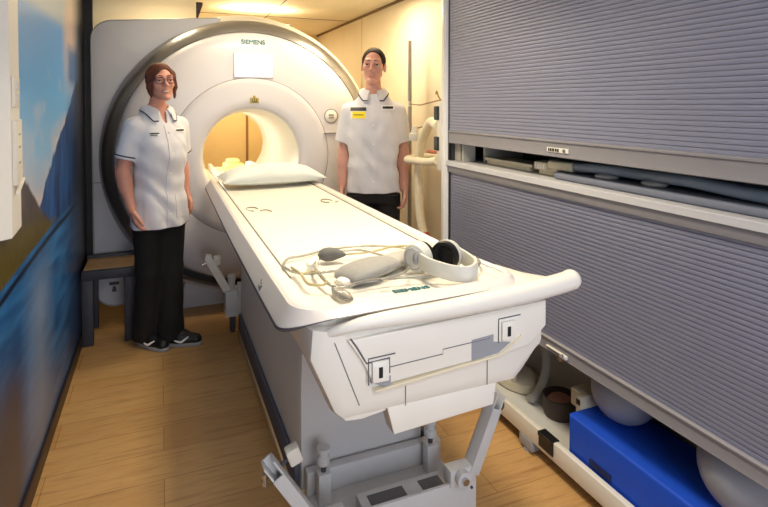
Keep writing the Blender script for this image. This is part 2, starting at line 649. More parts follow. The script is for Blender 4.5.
# boxed-in duct against the ceiling behind the scanner, and its dark end bracket
struct('trim_6', box(XL, 0.27, 4.55, 5.4, 1.95, ZC), M_CEIL, smooth=False)
bb = new()
prism(bb, [(0.272, ZC), (0.325, ZC), (0.325, ZC - 0.02), (0.285, ZC - 0.14), (0.272, ZC - 0.14)], 'y', 4.62, 5.0)
struct('trim_7', bb, M_BASEB, smooth=False)

struct('gap_shade_strip', box(XL, -0.405, 4.005, 4.03, 0, ZC - 0.001), M_TRIM_SHADE, smooth=False)  # added black strip for the shade in the gap beside the scanner
# added glowing panel and frame behind the camera, for fill light
wf = struct('fill_panel_1', box(-0.25, 1.35, YF + 0.002, YF + 0.03, 0.45, 2.05), mat('fill_panel_glow', (0.8, 0.85, 0.95), 0.4, emit=(0.85, 0.92, 1.0), estr=1.0), smooth=False)
b = new()
for q in ((-0.31, -0.251, 0.39, 2.11), (1.351, 1.41, 0.39, 2.11), (-0.251, 1.351, 0.39, 0.449), (-0.251, 1.351, 2.051, 2.11)):
    bx(b, q[0], q[1], YF + 0.001, YF + 0.045, q[2], q[3], bev=0.003)
o = obj('fill_panel_frame', b, M_WHITE, wf)
# ceiling light fittings that carry the lamps
M_DIFF = mat('lamp_diffuser', (0.9, 0.85, 0.75), 0.5, emit=(1, 0.9, 0.72), estr=2.0)


def ceiling_light(cx, cy, sx, sy, label):
    t = thing('ceiling_light', label, 'ceiling light', (cx, cy, ZC))
    b = new()
    prism(b, rrect(cx - sx / 2 - 0.03, cx + sx / 2 + 0.03, cy - sy / 2 - 0.03, cy + sy / 2 + 0.03, 0.03), 'z', ZC - 0.03, ZC, bev=0.004)
    obj('frame', b, M_WHITE, t)
    b = new()
    prism(b, rrect(cx - sx / 2, cx + sx / 2, cy - sy / 2, cy + sy / 2, 0.02), 'z', ZC - 0.036, ZC - 0.0305)
    obj('diffuser', b, M_DIFF, t)


ceiling_light(0.70, 1.75, 0.25, 0.9, 'long white ceiling light fitting above the patient table')
ceiling_light(0.55, -0.35, 0.7, 0.5, 'wide white ceiling light panel above the near end of the room')
ceiling_light(0.55, 3.30, 0.5, 0.15, 'narrow white ceiling light just in front of the scanner face')
ceiling_light(1.35, 3.60, 0.25, 0.25, 'square warm ceiling light by the cream wall right of the scanner')
ceiling_light(0.02, 4.10, 0.2, 0.2, 'small square ceiling light above the left shoulder of the scanner')
ceiling_light(0.62, 5.75, 0.6, 0.2, 'warm ceiling light in front of the ochre back wall')

# ================================================================== the scanner
GX, GZ = 0.586, 1.085
sc_ = thing('mri_scanner', 'big white ring-shaped scanner with silver rim and lit screen at the far end', 'scanner', (GX, 4.4, 0))
FRONT = [(0.5455, 3.8008), (0.62, 3.801), (0.70, 3.806), (0.78, 3.818), (0.83, 3.835), (0.855, 3.858), (0.868, 3.885)]


def front_y(r):
    return float(np.interp(r, [p[0] for p in FRONT], [p[1] for p in FRONT]))


b = lathe_y(new(), [(0.862, 3.93), (0.546, 3.90), (0.5455, 3.815)] + FRONT, GX, GZ, 128, closed=True)
fp = obj('front_panel', b, M_WHITE, sc_)
b = lathe_y(new(), [(0.330, 3.875), (0.330, 3.83), (0.338, 3.808), (0.352, 3.799), (0.40, 3.797), (0.50, 3.797), (0.540, 3.7995), (0.5425, 3.8015), (0.5425, 3.88)], GX, GZ, 128, closed=True)
obj('bore_surround', b, M_WHITE, sc_)
b = lathe_y(new(), [(0.5422, 3.8004), (0.5460, 3.8004), (0.5460, 3.83), (0.5422, 3.83)], GX, GZ, 128, closed=True)
obj('seam_ring', b, M_SEAM, sc_)
# bore: flared mouth, narrow throat, flare at the far end
b = lathe_y(new(), [(0.3295, 3.84), (0.318, 3.93), (0.304, 4.08), (0.300, 4.3), (0.300, 5.0), (0.304, 5.15), (0.33, 5.30), (0.36, 5.30), (0.34, 5.0), (0.34, 4.2), (0.345, 3.9), (0.345, 3.84)], GX, GZ, 96, closed=True)
obj('bore_liner', b, M_BORE, sc_)
b = lathe_y(new(), [(0.862, 3.885), (0.872, 3.872), (0.905, 3.888), (0.940, 3.922), (0.961, 3.968), (0.963, 4.0), (0.862, 4.0)], GX, GZ, 128, closed=True)
obj('silver_rim', b, M_SILVER, sc_)
b = lathe_y(new(), [(0.9655, 3.985), (0.995, 4.03), (1.02, 4.12), (1.03, 4.25), (1.03, 5.1), (0.98, 5.24), (0.85, 5.29), (0.365, 5.29), (0.365, 5.2), (0.80, 5.2), (0.90, 4.02)], GX, GZ, 128, closed=True)
obj('rear_housing', b, M_WHITE2, sc_)
# flat cover at the left with rounded outer corners
b = new()
pol = [(0.10, 0.105), (0.10, 1.50), (0.40, 1.72), (0.40, 2.00)] + rrect(-0.412, 0.40, 0.105, 2.00, 0.13, 8, (0, 0, 1, 1))[2:]
# the top runs slightly uphill to the ring
pol = [(x, z + (max(0, x + 0.28) * 0.08 if z > 1.5 else 0)) for x, z in pol]
prism(b, pol, 'y', 3.985, 4.16, bev=0.008)
side = obj('side_cover', b, M_SIDE, sc_)
tl = [p for p in pol if p[0] < 0.39]
sub('edge_trim', tube(new(), [(0.38, 4.0, pol[3][1])] + [(x, 3.99, z) for x, z in pol[4:]] + [(0.09, 4.0, 0.105)], 0.0065, 8), M_GREYP, side, sc_)
sub('seam', box(-0.412, -0.36, 3.9825, 3.986, 0.93, 0.934), M_LINE, side, sc_, smooth=False)
em = new()
bx(em, -0.325, -0.265, 3.981, 3.986, 0.245, 0.265)
prism(em, [(-0.31, 0.20), (-0.28, 0.20), (-0.287, 0.236), (-0.303, 0.236)], 'y', 3.981, 3.986)
sub('emblem', em, M_DGREY, side, sc_, smooth=False)
# foot
b = new()
prism(b, [(0.10, 0.0), (1.10, 0.0), (1.02, 0.30), (0.18, 0.30)], 'y', 4.04, 5.2, bev=0.01)
obj('base', b, M_SIDE, sc_)
# lit display
b = box(0.463, 0.735, 3.794, 3.815, 1.628, 1.802, bev=0.004)
dp = obj('display', b, M_WHITE, sc_)
M_SCREEN = mat('screen_white', (0.9, 0.95, 0.95), 0.3, emit=(0.95, 1.0, 1.0), estr=1.25)
sub('screen', box(0.473, 0.725, 3.7925, 3.7945, 1.638, 1.792), M_SCREEN, dp, sc_, smooth=False)
sb = box(0.658, 0.695, 3.7915, 3.793, 1.765, 1.769)
bx(sb, 0.700, 0.712, 3.7915, 3.793, 1.765, 1.769)
sub('screen_mark', sb, M_TEAL, dp, sc_, smooth=False)
# lettering above the display
rr_ = 0.80
sl = math.atan((front_y(0.82) - front_y(0.78)) / 0.04)
Mx = Matrix.Translation((0.600, front_y(0.795) - 0.003, 1.877)) @ Matrix.Rotation(math.radians(90) - sl, 4, 'X')
obj('lettering', bold_text('SIEMENS', 0.046, 0.0012, Mx @ Matrix.Diagonal((0.96, 1, 1, 1)), 0.0011), M_TEAL, sc_, smooth=False)
# pale field behind the lettering and thin square field round the laser window
b = box(0.40, 0.82, 3.7955, 3.799, 1.465, 1.625)
bmesh.ops.bevel(b, geom=[], offset=0)
b.free()
# laser window
b = box(0.572, 0.632, 3.79, 3.80, 1.455, 1.492, bev=0.003)
bx(b, 0.594, 0.61, 3.79, 3.80, 1.49, 1.508, bev=0.002)
lw = obj('laser_window', b, mat('laser_yellow', srgb(172, 152, 60), 0.4), sc_)
b = box(0.586, 0.618, 3.7885, 3.7905, 1.462, 1.466)
bx(b, 0.586, 0.590, 3.7885, 3.7905, 1.462, 1.485)
bx(b, 0.614, 0.618, 3.7885, 3.7905, 1.462, 1.485)
bx(b, 0.600, 0.604, 3.7885, 3.7905, 1.462, 1.488)
sub('laser_slot', b, M_BLACK, lw, sc_, smooth=False)


def control(z, label):
    x = 1.155
    y = front_y(math.hypot(x - GX, z - GZ))
    b = lathe_y(new(), [(0.0, y - 0.006), (0.040, y - 0.006), (0.046, y - 0.002), (0.046, y + 0.01), (0, y + 0.01)], x, z, 40)
    c = obj('control_panel', b, M_WHITE2, sc_)
    b = lathe_y(new(), [(0.048, y - 0.003), (0.053, y - 0.003), (0.053, y + 0.008), (0.048, y + 0.008)], x, z, 40, closed=True)
    sub('control_ring', b, M_SEAM, c, sc_)
    b = new()
    for dz in (-0.016, 0.004):
        bx(b, x - 0.02, x + 0.02, y - 0.009, y - 0.005, z + dz, z + dz + 0.012, bev=0.002)
    sub('button', b, M_GREYP, c, sc_)


control(1.36, '')
b = box(1.10, 1.20, front_y(0.58) - 0.010, front_y(0.58) + 0.008, 1.232, 1.240, bev=0.002)
obj('hand_strip', b, M_SEAM, sc_)
# curved black cable cover round the foot of the ring
b = lathe_y(new(), [(0.872, 3.868), (0.91, 3.868), (0.91, 3.882), (0.872, 3.882)], GX, GZ, 128, closed=True)
bmesh.ops.delete(b, geom=[v for v in b.verts if v.co.z > 0.60], context='VERTS')
obj('lower_rim_cover', b, M_TRIM_SHADE, sc_)
# light strip along the inside of the bore
b = box(0.292, 0.298, 4.45, 4.95, 1.08, 1.12, bev=0.002)
obj('light_strip', b, mat('strip_glow', (0.9, 0.88, 0.8), 0.4, emit=(1, 0.93, 0.8), estr=2.0), sc_)
area('bore_lamp', (0.304, 4.6, 1.10), (0.04, 0.7), 3.6, (1.0, 0.92, 0.76), rot=(0, math.radians(-90), 0))
# rail inside the bore that carries the table top
b = box(0.42, 0.77, 3.83, 5.2, 0.832, 0.868, bev=0.006)
bx(b, 0.40, 0.43, 3.83, 5.2, 0.85, 0.900, bev=0.006)
bx(b, 0.76, 0.79, 3.83, 5.2, 0.85, 0.900, bev=0.006)
obj('bore_rail', b, M_BORE, sc_)

# yellow foam, and a white block for the bright edge of the bore rail
b = box(0.50, 0.665, 4.72, 4.95, 0.8695, 0.94, bev=0.02, seg=3)
bx(b, 0.525, 0.63, 4.75, 4.90, 0.93, 0.975, bev=0.015, seg=3)
solo('foam_wedge', b, M_YELLOW, 'small pale yellow foam block lying inside the scanner bore', 'foam block')
b = box(0.672, 0.752, 4.25, 4.80, 0.8695, 0.955, bev=0.025, seg=3)
solo('rail_edge_block', b, M_PILLOW, 'narrow white block standing for the bright edge of the bore rail', 'cushion')

# ================================================================== the patient table
TC = 0.622
tb = thing('patient_table', 'long white patient table on a pedestal running into the scanner', 'patient table', (0.695, 2.4, 0))
# pedestal: slightly waisted block
b = new()
ring = lambda y, x0, x1, z1: [(x0, y, 0.03), (x1, y, 0.03), (x1, y, z1 * 0.5), (x1 - 0.01, y, z1), (x0 + 0.01, y, z1), (x0, y, z1 * 0.5)]
loft(b, [ring(1.90, 0.462, 0.945, 0.78), ring(1.93, 0.452, 0.955, 0.80), ring(3.40, 0.452, 0.90, 0.80)])
obj('pedestal', b, M_PED, tb)
b = new()
for (x0, x1) in ((0.436, 0.453), (0.954, 0.971)):
    bx(b, x0, x1, 1.90, 3.42, 0.045, 0.145, bev=0.004)
obj('rubber_skirt', b, M_SKIRT, tb)
b = new()
bx(b, 0.428, 0.98, 1.895, 3.42, 0.0, 0.045, bev=0.004)
obj('floor_rail', b, mat('floor_rail_reflection', srgb(206, 180, 140), 0.3, 0.4, var=0.03), tb)  # aluminium rail, tan painted in for the wood floor it reflects


# side rail of the table (bevelled grey flank, light upper band), swept round the foot end
def outline(off, rc, yf, nx=12, flare=0.0):
    """U-shaped path: left side from the gantry to the foot end, round two corners and back along the right"""
    x0, x1 = TC - 0.362 - off, TC + 0.35 + off
    yf = yf - off
    P = [(x0 + 0.01, 3.74), (x0 + 0.005, 3.0), (x0, 2.2), (x0, yf + rc + 0.25)]
    for k in range(nx + 1):
        a = math.radians(180 + 90 * k / nx)
        P.append((x0 + rc + rc * math.cos(a), yf + rc + rc * math.sin(a)))
    for k in range(nx + 1):
        a = math.radians(270 + 90 * k / nx)
        P.append((x1 - rc + rc * math.cos(a), yf + rc + rc * math.sin(a)))
    P += [(x1, yf + rc + 0.25), (x1, 2.2), (x1 - 0.005, 3.0), (x1 - 0.01, 3.74)]
    return P


def loft_open(bm, rings):
    R = [[bm.verts.new(p) for p in r] for r in rings]
    n = len(R[0])
    for i in range(len(R)):
        A, Bq = R[i], R[(i + 1) % len(R)]
        for k in range(n - 1):
            bm.faces.new((A[k], A[k + 1], Bq[k + 1], Bq[k]))
    bm.faces.new([r[0] for r in R])
    bm.faces.new([r[-1] for r in R][::-1])
    return bm


def lift(y):
    t = max(0.0, min(1.0, (1.75 - y) / 0.5))
    return 0.006 * t * t * (3 - 2 * t)


def rise(i, n=13):
    """how far the flank hangs down along the U: full on the sides, shallow across the foot end"""
    if i < 4 or i >= 4 + 2 * n:
        return 1.0
    k = (i - 4) / (n - 1) if i < 4 + n else 1 - (i - 4 - n) / (n - 1)
    k = k * k * (3 - 2 * k)
    return 1 - 0.82 * k


def band(o0, z):
    out = []
    for i, (x, y) in enumerate(outline(o0, 0.13 + o0, 1.205)):
        zz = 0.950 - (0.950 - z) * rise(i)
        # the foot end climbs a little towards its free right-hand end
        up_ = 0.014 * max(0.0, min(1.0, (x - 0.45) / 0.5)) * max(0.0, min(1.0, (1.5 - y) / 0.25))
        out.append((x, y, zz + lift(y) + up_))
    return out


b = loft_open(new(), [band(-0.052, 0.946), band(-0.040, 0.950), band(-0.030, 0.946), band(-0.004, 0.904), band(0.0, 0.896), band(-0.004, 0.888), band(-0.052, 0.884)])
sr = obj('side_rail', b, M_WHITE, tb, angle=25)
b = loft_open(new(), [band(0.001, 0.8955), band(0.0032, 0.889), band(-0.003, 0.8835), band(-0.006, 0.889)])
sub('rail_edge', b, mat('edge_grey', srgb(92, 90, 98), 0.5), sr, tb)
b = new()
for s in (0.0,):
    bx(b, 0.257, 0.290, 1.545, 1.5475, 0.893, 0.9485)
bx(b, 0.2635, 0.2665, 1.60, 1.645, 0.905, 0.909)
sub('rail_mark', box(0.262, 0.272, 1.585, 1.592, 0.904, 0.918), M_LINE, sr, tb, smooth=False)
b.free()
b = new()
prism(b, [(0.2585, 0.894), (0.289, 0.9455), (0.291, 0.9455), (0.2605, 0.893)], 'y', 1.500, 1.503)
sub('rail_seam', b, M_LINE, sr, tb, smooth=False)
for k, (yy, zz) in enumerate(((1.60, 0.913), (1.60, 0.925))):
    b = new()
    tube(b, [(0.2655 + 0.6 * (zz - 0.913), yy, zz - 0.006), (0.2655 + 0.6 * (zz - 0.913), yy + 0.02, zz - 0.006), (0.2685 + 0.6 * (zz - 0.913), yy + 0.02, zz), ], 0.0016, 6)
    sub('rail_mark', b, M_LINE, sr, tb)

# table top: shallow trough with raised borders and two grooves, cross-section swept along y
xs_ = [-0.322, -0.312, -0.284, -0.279, -0.271, -0.262, -0.22, 0, 0.22, 0.252, 0.262, 0.270, 0.275, 0.30, 0.31]
zs_ = [0.944, 0.9475, 0.9475, 0.9385, 0.9385, 0.9425, 0.936, 0.932, 0.936, 0.9425, 0.9385, 0.9385, 0.9475, 0.9475, 0.944]


def top_ring(y, s=1.0, dz=0.0):
    c_ = lambda k: TC + max(-0.322 * s - k * 1e-4, min(0.31 * s + k * 1e-4, xs_[k]))
    up = [(c_(k), y, z + dz) for k, z in enumerate(zs_)]
    lo = [(c_(k), y, 0.905 + dz) for k in range(len(xs_) - 1, -1, -1)]
    return up + lo


b = loft(new(), [top_ring(1.232, 0.74, 0.002), top_ring(1.245, 0.82, 0.002), top_ring(1.27, 0.90, 0.002), top_ring(1.305, 0.955, 0.002), top_ring(1.345, 0.98, 0.002), top_ring(1.40, 1, 0.002), top_ring(1.5, 1, 0.002), top_ring(1.7), top_ring(2.6), top_ring(3.70)])
tt = obj('tabletop', b, M_WHITE2, tb, angle=20)
for x in (TC - 0.275, TC + 0.266):
    sub('groove_line', box(x - 0.003, x + 0.003, 1.40, 3.68, 0.936, 0.9400), M_LINE, tt, tb, smooth=False)
M_PRINT = mat('table_print', srgb(120, 112, 84), 0.6)
for (cx, cy) in ((TC - 0.215, 2.66), (TC + 0.185, 2.74)):
    b = new()
    for k in range(2):
        tube(b, spline([(cx + 0.028 * math.cos(a) + 0.05 * k, cy + 0.05 * math.sin(a) - 0.09 * k, 0.9385) for a in [j * PI / 4 for j in range(7 - 3 * k)]], 4), 0.0022, 6)
    sub('slot_mark', b, M_PRINT, tt, tb)
Mx = Matrix.Translation((0.632, 1.285, 0.9405)) @ Matrix.Rotation(math.radians(4), 4, 'Y')
sub('lettering', bold_text('SIEMENS', 0.030, 0.0005, Matrix.Translation((0.638, 1.342, 0.9364)), 0.0008), M_TEAL, tt, tb, smooth=False)

# rounded bar across the foot end
bar = [(0.342, 1.37, 0.870), (0.338, 1.30, 0.874), (0.345, 1.247, 0.890), (0.376, 1.214, 0.912), (0.43, 1.199, 0.925), (0.51, 1.191, 0.930), (0.66, 1.186, 0.932), (0.86, 1.184, 0.940), (1.00, 1.187, 0.949), (1.062, 1.192, 0.954)]
b = tube(new(), spline(bar, 8), lambda t: 0.004 + 0.025 * min(1, t / 0.8) ** 1.2, 16, sy=0.95)
ball(b, (1.062, 1.192, 0.955), (0.029, 0.030, 0.0285), 16)
obj('foot_bar', b, M_WHITE2, tb)
# web that carries the bar's free end back to the rail
b = new()
prism(b, [(0.955, 1.40), (0.985, 1.30), (1.045, 1.215), (0.98, 1.19), (0.90, 1.21), (0.92, 1.40)], 'z', 0.93, 0.955, bev=0.006)
obj('bar_web', b, M_WHITE2, tb)

# hull below the foot end
def hull(y, top, bot, zt, zb, ch=0.0):
    return [(0.315 + top, y, zt), (0.315 + top * 0.5, y, zt - 0.07), (0.375 + bot, y, zb + 0.02), (0.395 + bot, y, zb), (0.90 - bot, y, zb), (0.925 - bot, y, zb + 0.02), (0.995 - top * 0.5, y, zt - 0.13), (1.0 - top, y, zt)]


b = loft(new(), [hull(1.212, 0.045, 0.03, 0.912, 0.705), hull(1.226, 0.012, 0.005, 0.916, 0.69), hull(1.25, 0.0, 0.0, 0.917, 0.685), hull(1.6, 0.0, 0.01, 0.90, 0.69), hull(1.95, 0.03, 0.05, 0.90, 0.72), hull(3.6, 0.05, 0.10, 0.90, 0.74)])
obj('underbody', b, M_WHITE2, tb, angle=30)

# face panel: plate with the two latch recesses and the slot between them
FY = 1.205
b = new()
prism(b, [(0.405, 0.888), (0.985, 0.905), (0.985, 0.835), (0.93, 0.79), (0.80, 0.772), (0.78, 0.78), (0.49, 0.765), (0.47, 0.775), (0.44, 0.835)], 'y', FY - 0.004, FY + 0.012, bev=0.003)
fpn = obj('face_panel', b, M_WHITE2, tb, angle=25)


def pline(pts, r=0.0016):
    return tube(new(), pts, r, 6)


yv = FY - 0.0045
sub('panel_seam', pline([(0.412, yv, 0.892), (0.428, yv, 0.868), (0.445, yv, 0.838), (0.452, yv, 0.826), (0.512, yv, 0.829), (0.512, yv, 0.792)], 0.0022), M_LINE, fpn, tb)
sub('panel_seam', pline([(0.512, yv, 0.806), (0.66, yv, 0.812), (0.66, yv, 0.824), (0.80, yv, 0.829)], 0.0012), M_LINE, fpn, tb)
for (px, pz) in ((0.487, 0.802), (0.858, 0.842)):
    b = box(px - 0.022, px + 0.022, FY - 0.012, FY + 0.004, pz - 0.026, pz + 0.026, bev=0.003)
    lt = obj('latch', b, M_WHITE2, tb)
    sub('latch_slot', box(px - 0.006, px + 0.004, FY - 0.0135, FY - 0.0115, pz - 0.014, pz + 0.012), M_BLACK, lt, tb, smooth=False)
    fr = pline([(px - 0.03, FY - 0.005, pz - 0.03), (px - 0.03, FY - 0.005, pz + 0.034), (px + 0.04, FY - 0.005, pz + 0.036)], 0.0018)
    sub('latch_surround', fr, M_LINE, lt, tb)
# lip under the panel, and grey plates painted for the shade of its recesses
b = new()
prism(b, [(0.47, 0.758), (0.83, 0.783), (0.90, 0.823), (0.90, 0.818), (0.835, 0.777), (0.475, 0.752)], 'y', FY - 0.010, FY + 0.02, bev=0.0015)
obj('panel_lip', b, mat('lip_cream', srgb(232, 220, 192), 0.4), tb)
b = new()
prism(b, [(0.745, 0.779), (0.828, 0.785), (0.868, 0.808), (0.812, 0.818), (0.812, 0.838), (0.745, 0.833)], 'y', FY - 0.0052, FY + 0.01)
obj('recess_shade', b, mat('recess_shade_grey', srgb(150, 152, 158), 0.5), tb, smooth=False)
b = new()
prism(b, [(0.463, 0.776), (0.515, 0.756), (0.515, 0.785), (0.475, 0.783)], 'y', FY - 0.0056, FY + 0.01)
obj('recess_shade', b, mat('recess_shade_grey', srgb(150, 152, 158), 0.5), tb, smooth=False)
for (pts) in ([(0.375, 0.885), (0.437, 0.722)], [(0.56, 0.745), (0.56, 0.695)], [(0.80, 0.775), (0.80, 0.70)]):
    obj('hull_seam', tube(new(), [(x, 1.2105, z) for x, z in pts], 0.0011, 6), M_LINE, tb)
# skirt tab below the hull
b = new()
prism(b, [(0.515, 0.695), (0.535, 0.618), (0.83, 0.632), (0.84, 0.70)], 'y', 1.225, 1.28, bev=0.003)
obj('lower_tab', b, M_WHITE2, tb, angle=25)
b = new()
prism(b, [(0.385, 0.70), (0.41, 0.678), (0.45, 0.674), (0.515, 0.682), (0.515, 0.70)], 'y', 1.23, 1.33, bev=0.003)
obj('lower_corner', b, M_WHITE2, tb, angle=25)

# ================================================================== transport brackets
M_BRK = mat('bracket_white', srgb(204, 204, 204), 0.4, var=0.02)
bk = thing('transport_bracket', 'white steel docking bracket with two swing arms at the foot of the table', 'bracket', (0.72, 1.72, 0))
b = box(0.47, 1.005, 1.845, 1.885, 0.0, 0.135, bev=0.003)
obj('crossbar', b, M_BRK, bk)
b = box(0.47, 1.005, 1.60, 1.8445, 0.0, 0.055, bev=0.003)
obj('base_plate', b, M_BRK, bk)
b = box(0.47, 1.005, 1.585, 1.5995, 0.0, 0.150, bev=0.003)
fpl = obj('front_plate', b, M_BRK, bk)
for z in (0.03, 0.12):
    sub('screw', cyl(new(), (0.985, 1.5855, z), (0.985, 1.581, z), 0.005, 10), M_DGREY, fpl, bk)
b = box(0.60, 0.98, 1.6, 1.70, 0.0555, 0.125, bev=0.003)
md = obj('beam', b, M_BRK, bk)
b = box(0.63, 0.76, 1.625, 1.675, 0.1252, 0.1275)
sub('cut_out', b, M_LINE, md, bk, smooth=False)
b = box(0.82, 0.90, 1.625, 1.675, 0.1252, 0.1275)
sub('cut_out', b, M_LINE, md, bk, smooth=False)
for s, px in ((-1, 0.515), (1, 0.935)):
    b = box(px - 0.022, px + 0.022, 1.775, 1.82, 0.055, 0.165, bev=0.003)
    po = obj('post', b, M_BRK, bk)
    b = cyl(new(), (px, 1.797, 0.165), (px, 1.797, 0.193), 0.009, 12)
    sub('stud', b, M_DGREY, po, bk)
    b = lathe_z(new(), [(0, 0.191), (0.020, 0.191), (0.024, 0.195), (0.024, 0.215), (0.02, 0.219), (0.016, 0.221), (0.016, 0.235), (0.023, 0.238), (0.023, 0.25), (0, 0.252)], px, 1.797, 20)
    sub('levelling_foot', b, M_BRK, po, bk)
# arms: square tube, elbow and slanting upper leg
for s, elbow, top in ((-1, (0.425, 1.60, 0.165), (0.285, 1.62, 0.385)), (1, (1.00, 1.61, 0.185), (1.105, 1.62, 0.42))):
    e, t_ = Vector(elbow), Vector(top)
    d = (t_ - e).normalized()
    n = Vector((d.z, 0, -d.x))
    wdt = 0.019
    b = new()
    i0 = e + Vector((-s * 0.075, 0, -0.012))
    A = [e - n * wdt - d * 0.02, e + n * wdt - d * 0.02, t_ + n * wdt, t_ - n * wdt]
    # hollow channel section: web plus two flanges
    prism(b, [(p.x, p.z) for p in A], 'y', e.y + 0.014, e.y + 0.020, bev=0.001)
    for sg in (-1, 1):
        q0 = e + n * (wdt * sg) - d * 0.02
        q1 = t_ + n * (wdt * sg)
        qq = n * (0.006 * -sg)
        prism(b, [(q0.x, q0.z), (q1.x, q1.z), (q1.x + qq.x, q1.z + qq.z), (q0.x + qq.x, q0.z + qq.z)], 'y', e.y - 0.03, e.y + 0.020, bev=0.001)
    prism(b, [(p.x, p.z) for p in (A[0], A[1], A[2] - d * 0.05, A[3] - d * 0.05)], 'y', e.y - 0.034, e.y - 0.028, bev=0.001)
    ar = obj('arm', b, M_BRK, bk, angle=30)
    b = box(min(e.x, e.x - s * 0.10), max(e.x, e.x - s * 0.10), e.y - 0.03, e.y + 0.02, e.z - 0.045, e.z + 0.012, bev=0.003)
    sub('arm_root', b, M_BRK, ar, bk)
    pv = Vector((e.x - s * 0.06, e.y - 0.034, e.z - 0.01))
    b = cyl(new(), pv, pv + Vector((0, -0.022, 0)), 0.026, 20)
    pk = sub('pivot', b, M_BRK, ar, bk)
    b = cyl(new(), pv + Vector((0, -0.022, 0)), pv + Vector((0, -0.034, 0)), 0.012, 12)
    sub('pivot_bolt', b, M_CHROME, ar, bk)
    if s < 0:
        k0 = t_ - d * 0.06 + n * -wdt
        for sg, rad, mm in ((1, 0.013, M_CHROME), (-1, 0.02, M_WHITE2)):
            k0 = t_ - d * 0.055 + n * (-wdt * sg) * (1 if sg > 0 else 1)
            dr = -n * sg
            b = cyl(new(), k0, k0 + dr * 0.03, 0.006, 10)
            sub('knob_shaft', b, M_DGREY, ar, bk)
            b = new()
            if sg > 0:
                cyl(b, k0 + dr * 0.022 + Vector((0, 0, 0.018)), k0 + dr * 0.022 - Vector((0, 0, 0.018)), 0.0085, 12)
            else:
                M4 = Matrix.Translation(k0 + dr * 0.045) @ Matrix.Rotation(math.radians(-20), 4, 'Y')
                bx(b, -0.021, 0.021, -0.02, 0.02, -0.026, 0.026, bev=0.006, M=M4)
            sub('knob', b, mm, ar, bk)
    else:
        k0 = t_ - d * 0.045 + n * wdt
        b = cyl(new(), k0, k0 + n * 0.02, 0.007, 10)
        sub('knob_shaft', b, M_CHROME, ar, bk)
        b = lathe_z(new(), [(0, -0.008), (0.013, -0.008), (0.017, -0.003), (0.017, 0.005), (0.011, 0.009), (0, 0.009)], 0, 0, 16)
        b.transform(Matrix.Translation(k0 + n * 0.024) @ n.to_track_quat('Z', 'Y').to_matrix().to_4x4())
        sub('knob', b, mat('dark_brass', srgb(96, 86, 66), 0.35, 0.7), ar, bk)

rb = thing('transport_bracket', 'white docking bracket with one raised arm low down by the scanner face', 'bracket', (0.41, 3.52, 0))
b = box(0.365, 0.485, 3.46, 3.58, 0.115, 0.275, bev=0.003)
obj('housing', b, M_BRK, rb)
b = box(0.40, 0.428, 3.50, 3.573, 0.0, 0.1155, bev=0.003)
obj('foot', b, M_DGREY, rb)
obj('crossbar', box(0.435, 0.50, 3.425, 3.47, 0.25, 0.33, bev=0.003), M_BRK, rb)
b = lathe_z(new(), [(0, 0.275), (0.022, 0.275), (0.022, 0.33), (0.026, 0.336), (0.026, 0.365), (0.018, 0.372), (0, 0.372)], 0.405, 3.50, 20)
obj('levelling_foot', b, M_BRK, rb)
e, t_ = Vector((0.365, 3.50, 0.30)), Vector((0.262, 3.52, 0.495))
d = (t_ - e).normalized()
n = Vector((d.z, 0, -d.x))
b = new()
prism(b, [(p.x, p.z) for p in (e - n * 0.024 - d * .03, e + n * 0.024 - d * .03, t_ + n * 0.024, t_ + d * 0.02, t_ - n * 0.024)], 'y', 3.48, 3.53, bev=0.004)
ar = obj('arm', b, M_WHITE2, rb, angle=30)
kk = t_ - d * 0.03
sub('knob', cyl(new(), kk - n * 0.024, kk - n * 0.05, 0.008, 10), M_CHROME, ar, rb)
sub('knob', box(kk.x + 0.02, kk.x + 0.062, 3.485, 3.525, kk.z - 0.03, kk.z + 0.03, bev=0.008), M_WHITE2, ar, rb)

up = thing('uplighter', 'flat lamp tray lying on top of the scanner housing', 'lamp', (0.80, 4.75, 2.115))
b = box(0.53, 1.07, 4.67, 4.83, 2.1165, 2.135, bev=0.004)
obj('tray', b, M_GREYP, up)
b = box(0.55, 1.05, 4.69, 4.81, 2.1355, 2.142)
obj('diffuser', b, M_DIFF, up)

# ================================================================== pillow
def pillow(cx, cy, z0, wx, wy, h, rot, lab):
    b = new()
    N = 36
    V = {}
    for s in (1, -1):
        for i in range(N + 1):
            for j in range(N + 1):
                u, v = -1 + 2 * i / N, -1 + 2 * j / N
                e = max(0.0, (1 - abs(u) ** 2.6)) ** 0.62 * max(0.0, (1 - abs(v) ** 2.4)) ** 0.55
                px = u * wx / 2 * (1 - 0.07 * (1 - abs(u)) * abs(v) ** 3) * (1 - 0.05 * (1 - abs(v) ** 2))
                py = v * wy / 2 * (1 - 0.10 * (1 - u * u))
                wr = 0.0025 * math.sin(9 * u + 4 * v) + 0.002 * math.sin(15 * v - 6 * u) + 0.003 * math.sin(23 * u * v)
                if s > 0:
                    z = 0.30 * h + e * (0.70 * h + wr)
                else:
                    z = 0.30 * h - e ** 0.7 * 0.30 * h
                if s < 0 and (i in (0, N) or j in (0, N)):
                    continue
                p = Vector((px, py, 0))
                p.rotate(Euler((0, 0, rot)))
                V[s, i, j] = b.verts.new((cx + p.x, cy + p.y, z0 + z))
    g = lambda s, i, j: V.get((s, i, j)) or V[1, i, j]
    for s in (1, -1):
        for i in range(N):
            for j in range(N):
                q = [g(s, i, j), g(s, i + 1, j), g(s, i + 1, j + 1), g(s, i, j + 1)]
                b.faces.new(q if s > 0 else q[::-1])
    return solo('pillow', b, M_PILLOW, lab, 'pillow', angle=80)


pillow(0.648, 3.45, 0.9465, 0.64, 0.36, 0.125, math.radians(2), 'pale mint wipe-clean pillow at the scanner end of the table')

